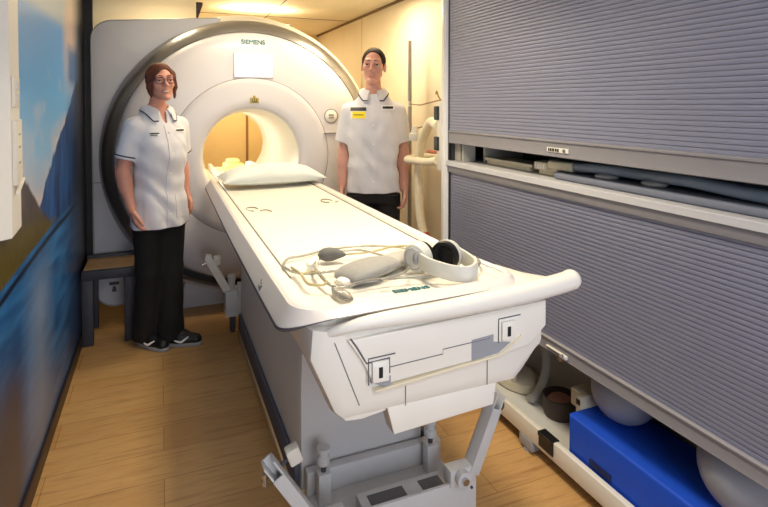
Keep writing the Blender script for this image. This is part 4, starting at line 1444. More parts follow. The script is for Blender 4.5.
# ================================================================== people: bodies and clothes grown as smooth implicit surfaces
class Field:
    def __init__(s, lo, hi, h=0.0045, fine=None):
        s.ax = [np.arange(lo[i], hi[i] + h, h, dtype=np.float32) for i in range(3)]
        if fine:  # closer sampling through the head
            fz, fx, fh = fine
            s.ax[2] = np.concatenate([np.arange(lo[2], fz, h), np.arange(fz, hi[2] + fh, fh)]).astype(np.float32)
            s.ax[0] = np.concatenate([np.arange(lo[0], -fx, h), np.arange(-fx, fx, fh), np.arange(fx, hi[0] + h, h)]).astype(np.float32)
            s.ax[1] = np.arange(lo[1], hi[1] + fh, fh).astype(np.float32)
        s.v = np.full([len(a) for a in s.ax], 0.5, np.float32)

    def block(s, lo, hi):
        sl = []
        for i in range(3):
            a = max(0, int(np.searchsorted(s.ax[i], lo[i])) - 1)
            b = min(len(s.ax[i]), int(np.searchsorted(s.ax[i], hi[i])) + 1)
            if b <= a:
                return None
            sl.append(slice(a, b))
        return tuple(sl)

    def grid(s, sl):
        return np.meshgrid(s.ax[0][sl[0]], s.ax[1][sl[1]], s.ax[2][sl[2]], indexing='ij', sparse=True)

    def put(s, sl, d, k=0.01, op='add'):
        c = s.v[sl]
        if op == 'add':
            h = np.clip(0.5 + 0.5 * (c - d) / k, 0, 1)
            r = c + (d - c) * h - k * h * (1 - h)
        else:  # subtract
            nd = -d
            h = np.clip(0.5 - 0.5 * (c - nd) / k, 0, 1)
            r = c + (nd - c) * h + k * h * (1 - h)
        s.v[sl] = r

    def cone(s, a, b, ra, rb, k=0.012, op='add', flat=False, sq=(1, 1, 1)):
        a, b = np.array(a, float), np.array(b, float)
        m = max(ra, rb) / min(sq) + 0.05 + k
        sl = s.block(np.minimum(a, b) - m, np.maximum(a, b) + m)
        if sl is None:
            return
        X, Y, Z = s.grid(sl)
        d = b - a
        L2 = d @ d
        t0 = ((X - a[0]) * d[0] + (Y - a[1]) * d[1] + (Z - a[2]) * d[2]) / L2
        t = np.clip(t0, 0, 1)
        q = np.sqrt(((X - a[0] - d[0] * t) * sq[0]) ** 2 + ((Y - a[1] - d[1] * t) * sq[1]) ** 2 + ((Z - a[2] - d[2] * t) * sq[2]) ** 2)
        D = q - (ra + (rb - ra) * t)
        if flat:
            D = np.maximum(D, (t0 - 1) * math.sqrt(L2))
        s.put(sl, D, k, op)

    def ell(s, c, r, k=0.012, op='add', M=None, piv=(0, 0, 0)):
        """ellipsoid; M (3x3) and piv place it in a turned frame"""
        c, r = np.array(c, float), np.array(r, float)
        M = np.eye(3) if M is None else M
        cw = M @ c + np.array(piv)
        m = r.max() + 0.04 + k
        sl = s.block(cw - m, cw + m)
        if sl is None:
            return
        X, Y, Z = s.grid(sl)
        px, py, pz = X - cw[0], Y - cw[1], Z - cw[2]
        x = M[0, 0] * px + M[1, 0] * py + M[2, 0] * pz
        y = M[0, 1] * px + M[1, 1] * py + M[2, 1] * pz
        z = M[0, 2] * px + M[1, 2] * py + M[2, 2] * pz
        k0 = np.sqrt((x / r[0]) ** 2 + (y / r[1]) ** 2 + (z / r[2]) ** 2) + 1e-9
        k1 = np.sqrt((x / r[0] ** 2) ** 2 + (y / r[1] ** 2) ** 2 + (z / r[2] ** 2) ** 2) + 1e-9
        s.put(sl, k0 * (k0 - 1) / k1, k, op)

    def trunk(s, tab, grow=0.0, k=0.02, ex=2.3, z0=None, z1=None, fold=None, op='add'):
        """upright body section: table of z, half width, half depth, depth offset"""
        T = np.array(tab, float)
        lo = z0 if z0 is not None else T[0, 0]
        hi = z1 if z1 is not None else T[-1, 0]
        am = T[:, 1].max() + 0.09
        sl = s.block((-am, -am, lo - 0.06), (am, am, hi + 0.06))
        X, Y, Z = s.grid(sl)
        # smooth interpolation of the table
        zz = np.linspace(T[0, 0] - 0.05, T[-1, 0] + 0.05, 400)
        f = []
        for j in (1, 2, 3):
            y = np.interp(zz, T[:, 0], T[:, j])
            ker = np.hanning(31)
            yp = np.pad(y, 15, mode='edge')
            y = np.convolve(yp, ker / ker.sum(), 'valid')
            f.append(np.interp(Z.ravel(), zz, y).reshape(Z.shape))
        a, b, cy = f[0] + grow, f[1] + grow, f[2]
        q = (np.abs(X / a) ** ex + np.abs((Y - cy) / b) ** ex) ** (1 / ex)
        D = (q - 1) * np.minimum(a, b)
        if fold is not None:
            D = D + fold(X, Y, Z)
        D = np.maximum(D, np.maximum(lo - Z, Z - hi))
        s.put(sl, D.astype(np.float32), k, op)

    def mesh(s):
        v = s.v
        nx, ny, nz = v.shape
        ins = v < 0
        cnt = np.zeros((nx - 1, ny - 1, nz - 1), np.int8)
        for i in (0, 1):
            for j in (0, 1):
                for k in (0, 1):
                    cnt += ins[i:nx - 1 + i, j:ny - 1 + j, k:nz - 1 + k]
        I = np.argwhere((cnt > 0) & (cnt < 8))
        acc = np.zeros((len(I), 3))
        num = np.zeros(len(I))
        cor = [(i, j, k) for i in (0, 1) for j in (0, 1) for k in (0, 1)]
        for a in cor:
            for ax_ in range(3):
                if a[ax_] == 0:
                    b = list(a)
                    b[ax_] = 1
                    va = v[I[:, 0] + a[0], I[:, 1] + a[1], I[:, 2] + a[2]].astype(float)
                    vb = v[I[:, 0] + b[0], I[:, 1] + b[1], I[:, 2] + b[2]].astype(float)
                    m = (va < 0) != (vb < 0)
                    t = np.where(m, va / np.where(m, va - vb, 1), 0)
                    p = np.array(a, float)[None] + t[:, None] * (np.array(b, float) - np.array(a, float))[None]
                    acc += p * m[:, None]
                    num += m
        P = I + acc / num[:, None]
        co = np.stack([np.interp(P[:, i], np.arange(len(s.ax[i])), s.ax[i]) for i in range(3)], 1)
        idx = -np.ones(cnt.shape, np.int64)
        idx[I[:, 0], I[:, 1], I[:, 2]] = np.arange(len(I))
        quads = []
        for ax_ in range(3):
            o = [x for x in range(3) if x != ax_]
            A = np.take(ins, range(0, v.shape[ax_] - 1), ax_)
            Bq = np.take(ins, range(1, v.shape[ax_]), ax_)
            E_ = np.argwhere(A != Bq)
            ok = np.ones(len(E_), bool)
            for q in o:
                ok &= (E_[:, q] > 0) & (E_[:, q] < v.shape[q] - 1)
            E_ = E_[ok]
            fl = A[E_[:, 0], E_[:, 1], E_[:, 2]]
            cs = []
            for d0, d1 in ((-1, -1), (0, -1), (0, 0), (-1, 0)):
                c = E_.copy()
                c[:, o[0]] += d0
                c[:, o[1]] += d1
                cs.append(idx[c[:, 0], c[:, 1], c[:, 2]])
            Q = np.stack(cs, 1)
            if ax_ == 1:
                fl = ~fl
            Q[~fl] = Q[~fl][:, ::-1]
            quads.append(Q)
        return co.tolist(), [], np.concatenate(quads).tolist()


def rotm(yaw=0, pitch=0, roll=0):
    return np.array(Euler((math.radians(pitch), math.radians(roll), math.radians(yaw))).to_matrix())


def add_head(F, c, s, R):
    e = lambda p, r, k=0.012, op='add': F.ell(np.array(p) * s, np.array(r) * s, k, op, R, c)
    w = lambda p: R @ (np.array(p) * s) + np.array(c)
    cn_ = lambda a, b, ra, rb, k=0.012, op='add': F.cone(w(a), w(b), ra * s, rb * s, k, op)
    e((0, 0.014, 0.028), (0.072, 0.092, 0.084))
    e((0, -0.024, -0.034), (0.055, 0.062, 0.074), 0.02)
    for sd in (-1, 1):
        cn_((0.044 * sd, 0.004, -0.050), (0.015 * sd, -0.066, -0.098), 0.015, 0.014, 0.02)
        e((0.037 * sd, -0.060, -0.018), (0.022, 0.022, 0.022), 0.02)
    e((0, -0.077, -0.098), (0.018, 0.015, 0.015), 0.014)
    cn_((-0.036, -0.074, 0.026), (0.036, -0.074, 0.026), 0.014, 0.014, 0.016)
    for sd in (-1, 1):
        e((0.032 * sd, -0.096, 0.006), (0.018, 0.014, 0.012), 0.010, 'sub')
    cn_((0, -0.082, 0.016), (0, -0.106, -0.024), 0.008, 0.012, 0.010)
    for sd in (-1, 1):
        e((0.011 * sd, -0.095, -0.027), (0.009, 0.010, 0.008), 0.006)
        e((0.074 * sd, 0.014, -0.004), (0.010, 0.019, 0.031), 0.008)
        e((0.080 * sd, 0.010, -0.002), (0.006, 0.011, 0.018), 0.006, 'sub')
    e((0, -0.0825, -0.0555), (0.024, 0.0068, 0.0036), 0.006)
    e((0, -0.0825, -0.0655), (0.020, 0.0070, 0.0044), 0.006)
    for sd in (-1, 1):
        e((0.032 * sd, -0.0775, 0.0145), (0.0165, 0.0115, 0.0080), 0.005)
        e((0.032 * sd, -0.0765, -0.0065), (0.0155, 0.0105, 0.0075), 0.006)


def add_hand(F, wp, d, n, f, s=1.0, curl=1.0):
    """wp wrist, d along the hand, n palm side, f towards the thumb"""
    wp, d, n, f = [np.array(x, float) for x in (wp, d, n, f)]
    d, n, f = d / np.linalg.norm(d), n / np.linalg.norm(n), f / np.linalg.norm(f)
    for o in (-0.026, -0.009, 0.009, 0.026):
        F.cone(wp + f * o * 0.55 * s, wp + (d * 0.082 + f * o) * s, 0.0135 * s, 0.0125 * s, 0.012)
    for o, L in ((0.031, 0.072), (0.0105, 0.082), (-0.0105, 0.077), (-0.030, 0.060)):
        p = wp + (d * 0.082 + f * o) * s
        a = 0.12
        for seg, (fr, r0, r1) in enumerate(((0.45, 0.0092, 0.0085), (0.32, 0.0085, 0.0078), (0.26, 0.0078, 0.0066))):
            a += (0.28 + 0.12 * seg) * curl
            q = p + (d * math.cos(a) + n * math.sin(a) + f * o * 0.6 * (1 - seg * 0.4)) * L * fr * s
            F.cone(p, q, r0 * s, r1 * s, 0.003)
            p = q
    p = wp + (d * 0.022 + f * 0.026) * s
    for (dv, L, r0, r1) in (((0.70, 0.25, 0.62), 0.040, 0.0145, 0.0108), ((0.88, 0.32, 0.22), 0.030, 0.0105, 0.0092), ((0.93, 0.36, 0.02), 0.024, 0.0092, 0.0072)):
        q = p + (d * dv[0] + n * dv[1] + f * dv[2]) * L * s
        F.cone(p, q, r0 * s, r1 * s, 0.005)
        p = q


M_SKINW = mat('skin_fair', srgb(204, 144, 124), 0.5, var=0.04, vscale=40, sss=0.12)
M_SKINM = mat('skin_fair_pink', srgb(202, 150, 134), 0.5, var=0.04, vscale=40, sss=0.12)
M_LIP = mat('lips', srgb(192, 128, 116), 0.4)
M_EYE = mat('eye_white', srgb(226, 222, 216), 0.25)
M_IRIS = mat('iris_dark', srgb(58, 46, 40), 0.2)
M_HAIRW = mat('hair_auburn', srgb(92, 50, 36), 0.65, spec=0.3, var=0.25, vscale=60, bump=0.3, bscale=160)
M_HAIRM = mat('hair_dark_brown', srgb(40, 28, 23), 0.8, spec=0.2, var=0.2, vscale=80, bump=0.3, bscale=220)
M_TUNIC = mat('tunic_white', srgb(214, 214, 222), 0.75, var=0.012, vscale=20, bump=0.15, bscale=600, sheen=0.1)
M_NAVY = mat('navy_piping', srgb(26, 30, 62), 0.6)
M_TROUSER = mat('trousers_black', srgb(9, 9, 12), 0.85, var=0.1, vscale=30)
M_SHOE = mat('shoe_black', srgb(16, 16, 18), 0.5)
M_SOLE = mat('shoe_sole', srgb(150, 150, 152), 0.5)
M_WHITEPR = mat('print_white', srgb(236, 236, 236), 0.5)
M_YBADGE = mat('badge_yellow', srgb(248, 222, 40), 0.5)
M_INK = mat('badge_ink', srgb(34, 34, 44), 0.5)
M_TEETH = mat('teeth', srgb(232, 226, 216), 0.3)


def person(name, label, loc, yaw, P):
    root = thing('person', label, 'person', loc)
    root.rotation_euler = (0, 0, yaw)

    def part(nm, field_or_data, m, parent=None, angle=60):
        data = field_or_data.mesh() if isinstance(field_or_data, Field) else field_or_data
        o = obj(nm, data, m, None, angle=angle)
        o.parent = parent or root
        return o

    H = P['head']
    hs, hc = P['hs'], P['hc']
    R = rotm(*P['hrot'])
    # ---------------- body
    F = Field((-0.36, -0.22, 0.0), (0.36, 0.20, P['top'] + 0.03), 0.0045, (hc[2] - 0.14, 0.10, 0.0027))
    add_head(F, hc, hs, R)
    nz = hc[2] - 0.085 * hs
    F.cone((0, 0.022, P['tab'][-1][0] - 0.05), (hc[0], hc[1] + 0.030, nz), P['neck'] + 0.006, P['neck'] - 0.004, 0.018)
    F.trunk(P['tab'], -0.016, 0.03, z0=P['crotch'])
    for sd in (-1, 1):
        A = P['arms'][sd]
        F.cone(A[0], A[1], P['ra'][0], P['ra'][1], 0.02)
        F.cone(A[1], A[2], P['ra'][1] * 1.02, P['ra'][2], 0.015)
        mid = np.array(A[1]) * 0.72 + np.array(A[2]) * 0.28
        F.ell(mid, (P['ra'][1] * 0.98, P['ra'][1] * 1.04, 0.07), 0.03)
        d = np.array(A[2]) - np.array(A[1])
        add_hand(F, A[2], A[3] if len(A) > 3 else d, (-sd, 0.25, 0), (0.12 * sd, -1, -0.05), P['hand'], P.get('curl', 1))
        L = P['legs'][sd]
        F.cone(L[0], L[1], 0.075, 0.052, 0.03)
        F.cone(L[1], L[2], 0.052, 0.036, 0.02)
        fy = L[3]
        fd = np.array((math.sin(fy), -math.cos(fy), 0))
        F.cone(np.array(L[2]) * (1, 1, 0) + (0, 0, 0.045) - fd * 0.03, np.array(L[2]) * (1, 1, 0) + (0, 0, 0.035) + fd * 0.14, 0.028, 0.022, 0.02)
    body = part('body', F, [P['skin'], M_LIP])
    # lips get their own colour
    Ri = R.T
    me = body.data
    cz = np.array([p.center for p in me.polygons])
    q = (cz - np.array(hc)) @ R / hs
    lip = ((np.abs(q[:, 0]) < 0.0245 * (1 - (np.abs(q[:, 2] + 0.0605) / 0.0095) ** 2)) & (q[:, 1] < -0.075) & (np.abs(q[:, 2] + 0.0605) < 0.0085))
    me.polygons.foreach_set('material_index', lip.astype(np.int32))
    tow = lambda p: Vector(R @ (np.array(p) * hs) + np.array(hc))
    Rm = Matrix(R.tolist()).to_4x4()
    for sd in (-1, 1):
        b = ball(new(), tow((0.032 * sd, -0.0752, 0.006)), 0.0120 * hs, 18)
        ey = part('eye', b, M_EYE)
        b = new()
        g = lathe_z(b, [(0, 0.0006), (0.0062, 0.0), (0.0066, -0.003)], 0, 0, 16)
        b.transform(Matrix.Translation(tow((0.032 * sd, -0.0872, 0.0055))) @ Rm @ Matrix.Rotation(math.radians(90), 4, 'X') @ Matrix.Scale(hs, 4))
        part('iris', b, M_IRIS, ey)
        b = tube(new(), spline([tow((0.014 * sd, -0.0905, 0.030)), tow((0.030 * sd, -0.0905, 0.0355)), tow((0.050 * sd, -0.078, 0.029))], 6), lambda t: 0.0026 * hs * (1.15 - 0.7 * t), 8)
        part('eyebrow', b, P['hairm'])
        b = tube(new(), spline([tow((0.0175 * sd, -0.0845, 0.0055)), tow((0.026 * sd, -0.0895, 0.0085)), tow((0.038 * sd, -0.0890, 0.0085)), tow((0.047 * sd, -0.0825, 0.0045))], 6), 0.0013 * hs, 6)
        part('eyelash', b, P['hairm'], ey)
    if P.get('smile'):
        b = tube(new(), spline([tow((-0.015, -0.0835, -0.0585)), tow((-0.008, -0.0875, -0.0605)), tow((0.008, -0.0875, -0.0605)), tow((0.015, -0.0835, -0.0585))], 6), lambda t: 0.0036 * hs * (1 - 0.75 * abs(2 * t - 1) ** 2), 8)
        part('teeth', b, M_TEETH)

    # ---------------- hair
    F = Field(np.array(hc) - 0.17, np.array(hc) + 0.17, 0.003)
    he = lambda p, r, k=0.01, op='add': F.ell(np.array(p) * hs, np.array(r) * hs, k, op, R, hc)
    for p, r, k, op in P['hair']:
        he(p, r, k, op)
    for a, b_, ra, rb in P.get('locks', []):
        F.cone(R @ (np.array(a) * hs) + hc, R @ (np.array(b_) * hs) + hc, ra * hs, rb * hs, 0.012)
    for p, r, k, op in P.get('hair2', []):
        he(p, r, k, op)
    X, Y, Z = np.meshgrid(*[F.ax[i] - hc[i] for i in range(3)], indexing='ij', sparse=True)
    th = np.arctan2(X, Y + 0.02)
    F.v = (F.v + P['strand'] * np.sin(th * 34 + 5 * np.sin(Z * 40) + X * 60) * np.clip((0.10 * hs - Z) / 0.03, 0.3, 1)).astype(np.float32)
    part('hair', F, P['hairm'], angle=80)

    # ---------------- tunic
    hem = P['hem']
    tt_ = P['tab']
    lo_z = hem - 0.05
    F = Field((-0.34, -0.24, lo_z), (0.34, 0.22, tt_[-1][0] + 0.05))
    G = Field((-0.34, -0.24, lo_z), (0.34, 0.22, tt_[-1][0] + 0.05))

    def fold(X, Y, Z):
        t = np.clip((tt_[4][0] - Z) / (tt_[4][0] - hem), 0, 1)
        th = np.arctan2(X, -Y)
        a = 0.0065 * t * np.sin(th * 7 + 3 * np.sin(Z * 7 + P['seed']) + P['seed'])
        b = 0.0042 * np.sin(Z * 46 + X * 26 + 2.2 * np.sin(X * 19 + P['seed'])) * np.exp(-((Z - P['waist']) / 0.12) ** 2)
        c = 0.0034 * np.sin(Z * 30 - np.abs(X) * 46 + P['seed'] * 2) * np.exp(-((Z - tt_[4][0]) / 0.10) ** 2)
        d = 0.0030 * np.sin(52 * Z + 34 * X * np.sign(np.sin(P['seed'] * 5)) + 2.5 * np.sin(21 * X + 9 * Z)) * np.clip(0.4 + 0.6 * np.sin(X * 23 + Z * 8 + P['seed']), 0, 1)
        return a + b + c + d

    F.trunk(tt_, 0.0, 0.02, 2.3, z0=hem, fold=fold)
    G.trunk(tt_, -0.0105, 0.02, 2.3, z0=hem - 0.1, z1=tt_[-1][0] + 0.06, fold=fold)
    sle = {}
    for sd in (-1, 1):
        A = P['arms'][sd]
        a, b_ = np.array(A[0]), np.array(A[1])
        e = a + (b_ - a) * P['sleeve']
        sle[sd] = (a, e)
        F.cone(a, e, P['ra'][0] + 0.012, P['ra'][1] + P['sw'], 0.035, flat=True)
        G.cone(a, e + (b_ - a) * 0.3, P['ra'][0] + 0.001, P['ra'][1] + P['sw'] - 0.009, 0.012)
    Fv = np.maximum(F.v, -G.v)
    F.v = Fv
    # neck opening
    F.cone((0, 0.02, tt_[-1][0] - 0.045), (0, 0.0, tt_[-1][0] + 0.06), P['neck'] + 0.010, P['neck'] + 0.03, 0.004, 'sub')
    if P['vneck'] > 0:
        F.cone((0, -0.075, tt_[-1][0] - P['vneck']), (0, -0.06, tt_[-1][0] + 0.02), 0.006, P['neck'] * 0.8, 0.004, 'sub')
    tunic = part('tunic', F, M_TUNIC, angle=70)
    bv = BVHTree.FromPolygons([v.co for v in tunic.data.vertices], [p.vertices for p in tunic.data.polygons])

    def front(x, z, off=0.0015, y0=-0.6):
        hit = bv.ray_cast(Vector((x, y0, z)), Vector((0, 1, 0)))
        return (hit[0] + Vector((0, -off, 0))) if hit[0] is not None else Vector((x, -0.12, z))

    def patch(nm, x0, x1, z0, z1, m, off=0.0016, nx=8, nzz=6, th=0.0016, parent=tunic):
        b = new()
        g = [[front(x0 + (x1 - x0) * i / nx, z0 + (z1 - z0) * j / nzz) for j in range(nzz + 1)] for i in range(nx + 1)]
        A = [[b.verts.new(p + Vector((0, -off, 0))) for p in r] for r in g]
        Bk = [[b.verts.new(p + Vector((0, -off + th, 0))) for p in r] for r in g]
        for i in range(nx):
            for j in range(nzz):
                b.faces.new((A[i][j], A[i + 1][j], A[i + 1][j + 1], A[i][j + 1]))
                b.faces.new((Bk[i][j + 1], Bk[i + 1][j + 1], Bk[i + 1][j], Bk[i][j]))
        for i in range(nx):
            b.faces.new((A[i + 1][0], A[i][0], Bk[i][0], Bk[i + 1][0]))
            b.faces.new((A[i][nzz], A[i + 1][nzz], Bk[i + 1][nzz], Bk[i][nzz]))
        for j in range(nzz):
            b.faces.new((A[0][j], A[0][j + 1], Bk[0][j + 1], Bk[0][j]))
            b.faces.new((A[nx][j + 1], A[nx][j], Bk[nx][j], Bk[nx][j + 1]))
        return part(nm, b, m, parent)

    # collar: rises round the neck, folds over, lies on the shoulders; open at the front
    zt = tt_[-1][0]
    gap = P['cgap']
    rin, rout = P['neck'] + 0.012, P['cr']
    secs, edge, edge2 = [], [], []
    N = 40
    for i in range(N + 1):
        ph = -PI + gap + (2 * PI - 2 * gap) * i / N  # 0 is the back
        ux, uy = math.sin(ph), math.cos(ph)
        fr = max(0.0, -uy) ** 2
        zin = zt - 0.012 - P['cdrop'] * fr
        ext = 1 + P['cpoint'] * fr
        p_in = Vector((ux * rin, 0.012 + uy * rin, zin - 0.012))
        p_top = Vector((ux * (rin + 0.004), 0.012 + uy * (rin + 0.004), zin + 0.020))
        ro = rout * ext
        q = Vector((ux * ro, 0.006 + uy * ro * 0.9, 0))
        hit = bv.ray_cast(Vector((q.x, q.y, zt + 0.15)), Vector((0, 0, -1)))
        z_ = hit[0].z if hit[0] is not None else zt - 0.09
        z_ = max(z_, zt - 0.085)
        p_out = Vector((q.x, q.y, z_ + 0.008))
        if hit[0] is None or hit[0].z < zt - 0.085:
            f_ = front(q.x, zt - 0.085, 0.006)
            p_out = Vector((q.x, min(f_.y, q.y), zt - 0.085))
        mid = (p_top + p_out) / 2 + Vector((ux, uy, 0)) * 0.006 + Vector((0, 0, 0.006))
        t_ = Vector((ux, uy, 1)).normalized() * 0.004
        secs.append([p_in, p_top, p_top + t_, mid + t_, p_out + t_ * 0.8, p_out, mid])
        edge.append(p_out + t_ * 0.5)
        edge2.append(p_out * 0.82 + mid * 0.18 + t_ * 0.95)
    col = part('collar', loft(new(), secs), M_TUNIC, tunic, angle=60)
    if P['pipe'] == 'edge':
        part('piping', tube(new(), edge, 0.0034, 8), M_NAVY, tunic)
    else:
        for sgm in (edge2[:13], edge2[-13:]):
            part('piping', tube(new(), sgm, 0.0042, 8), M_NAVY, tunic)
    for sd in (-1, 1):
        a, e = sle[sd]
        d = (e - a) / np.linalg.norm(e - a)
        if P['cuff']:
            c = Vector(e - d * 0.018)
            dv = Vector(d)
            u = dv.cross(Vector((0, 1, 0))).normalized()
            v_ = dv.cross(u)
            ring = []
            for k in range(32):
                aa = 2 * PI * k / 32
                rd = u * math.cos(aa) + v_ * math.sin(aa)
                hit = bv.ray_cast(c + rd * 0.12, -rd)
                ok = hit[0] is not None and (hit[0] - c).length < 0.09
                ring.append((hit[0] + rd * 0.0005) if ok else c + rd * (P['ra'][1] + P['sw'] + 0.0005))
            part('cuff_piping', tube(new(), ring, 0.0038, 6, closed=True), M_NAVY, tunic)
    # button front and pockets
    patch('placket', -0.019, 0.019, hem + 0.002, zt - P['plk'], M_TUNIC, 0.0016, 4, 60, 0.0022)
    for k in range(5):
        z = zt - P['plk'] - 0.04 - k * (zt - P['plk'] - hem - 0.12) / 4
        p = front(0.0, z, 0.0035)
        part('button', cyl(new(), p, p + Vector((0, -0.0025, 0)), 0.0055, 12), M_WHITEPR, tunic)
    for sd in (-1, 1):
        patch('pocket', sd * 0.085 - 0.05, sd * 0.085 + 0.05, hem + 0.05, hem + 0.19, M_TUNIC, 0.0012, 10, 12, 0.0024)
    for nm, x0, x1, z0, z1, m, off in P['badges']:
        patch(nm, x0, x1, z0, z1, m, off)

    # ---------------- trousers
    F = Field((-0.30, -0.24, 0.02), (0.30, 0.22, hem + 0.22))
    F.trunk([(z, a - 0.008, b_ - 0.008, c) for z, a, b_, c in P['hips']], 0, 0.03)
    for sd in (-1, 1):
        L = P['legs'][sd]
        F.cone(L[0], L[1], 0.092, P['tr'][0], 0.03)
        an = np.array(L[2])
        F.cone(L[1], (an[0], an[1], 0.045), P['tr'][0], P['tr'][1], 0.02, flat=True)
    X, Y, Z = np.meshgrid(*F.ax, indexing='ij', sparse=True)
    F.v = F.v + (0.003 * np.sin(Z * 34 + X * 20 + 2 * np.sin(Y * 25)) * np.clip((0.6 - Z) / 0.5, 0, 1)).astype(np.float32)
    E_ = Field((-0.30, -0.24, 0.02), (0.30, 0.22, hem + 0.22))
    E_.trunk(tt_, -0.010, 0.02, 2.3, z0=hem - 0.25)
    F.v = np.where(Z > hem - 0.015, np.maximum(F.v, E_.v), F.v)
    part('trousers', F, M_TROUSER, angle=70)
    # ---------------- shoes
    for sd in (-1, 1):
        L = P['legs'][sd]
        an, fy = np.array(L[2]), L[3]
        fd = np.array((math.sin(fy), -math.cos(fy), 0))
        lf = np.array((math.cos(fy), math.sin(fy), 0))
        c0 = np.array((an[0], an[1], 0))
        F = Field(c0 + (-0.24, -0.24, -0.01), c0 + (0.24, 0.24, 0.14), 0.004)
        F.cone(c0 - fd * 0.045 + (0, 0, 0.045), c0 + fd * 0.06 + (0, 0, 0.045), 0.040, 0.044, 0.02)
        F.cone(c0 + fd * 0.06 + (0, 0, 0.040), c0 + fd * 0.150 + (0, 0, 0.030), 0.042, 0.034, 0.03)
        F.cone(c0 - fd * 0.02 + (0, 0, 0.05), c0 - fd * 0.01 + (0, 0, 0.10), 0.040, 0.040, 0.02)
        _, _, Z = np.meshgrid(*F.ax, indexing='ij', sparse=True)
        F.v = np.maximum(F.v, np.maximum(0.018 - Z, Z - 0.105)).astype(np.float32)
        sh = part('shoe', F, M_SHOE, angle=50)
        out = [c0 + fd * (-0.088 + 0.0), ]
        pts = []
        for k in range(36):
            a = 2 * PI * k / 36
            u, v_ = math.cos(a), math.sin(a)
            wl = 0.044 + 0.004 * u
            pts.append(c0 + fd * (0.048 + 0.140 * u) + lf * (wl * math.copysign(abs(v_) ** 0.75, v_)))
        b = new()
        prism(b, [(p[0], p[1]) for p in pts], 'z', 0.0, 0.022, bev=0.004)
        part('sole', b, M_SOLE, sh)
        if P.get('swoosh'):
            sv = BVHTree.FromPolygons([v.co for v in sh.data.vertices], [p.vertices for p in sh.data.polygons])
            for q in (-1, 1):
                sw_ = []
                for t in [k / 14 for k in range(15)]:
                    al = 0.115 - 0.135 * t
                    zz = 0.030 + 0.030 * t ** 1.6 if t > 0.25 else 0.050 - 0.075 * t * (1.3 - t)
                    zz = 0.058 - 0.085 * min(t, 0.28) / 0.28 * 0.30 if t < 0.28 else 0.0325 + 0.036 * ((t - 0.28) / 0.72) ** 1.3
                    o_ = c0 + fd * al + lf * (0.2 * q) + np.array((0, 0, zz))
                    hit = sv.ray_cast(Vector(o_), Vector(-lf * q))
                    if hit[0] is not None:
                        sw_.append(hit[0] + Vector(lf * q) * 0.0006)
                if len(sw_) > 3:
                    part('shoe_flash', tube(new(), sw_, lambda t: 0.0105 * (0.25 + 1.0 * math.exp(-((t - 0.28) / 0.28) ** 2)) * 0.6, 6), M_WHITEPR, sh)

    # ---------------- spectacles
    if P.get('glasses'):
        gl = None
        M_SPEC = mat('spectacle_frame', srgb(60, 40, 72), 0.3)
        for sd in (-1, 1):
            loop = []
            for k in range(24):
                a = 2 * PI * k / 24
                u, v_ = math.cos(a), math.sin(a)
                loop.append(tow((0.033 * sd + 0.0255 * math.copysign(abs(u) ** 0.7, u), -0.102 + 0.006 * abs(0.033 * sd + 0.0255 * u) / 0.058, 0.004 + 0.0185 * math.copysign(abs(v_) ** 0.7, v_))))
            fr_ = part('spectacles' if gl is None else 'spectacle_rim', tube(new(), loop, 0.0022 * hs, 8, closed=True), M_SPEC, gl)
            gl = gl or fr_
            b = tube(new(), [tow((0.058 * sd, -0.096, 0.012)), tow((0.074 * sd, -0.060, 0.012)), tow((0.080 * sd, 0.0, 0.010)), tow((0.080 * sd, 0.02, 0.0))], 0.0018 * hs, 8)
            part('temple', b, M_SPEC, gl)
        part('bridge', tube(new(), spline([tow((-0.009, -0.103, 0.010)), tow((0, -0.107, 0.013)), tow((0.009, -0.103, 0.010))], 4), 0.002 * hs, 8), M_SPEC, gl)
    return root


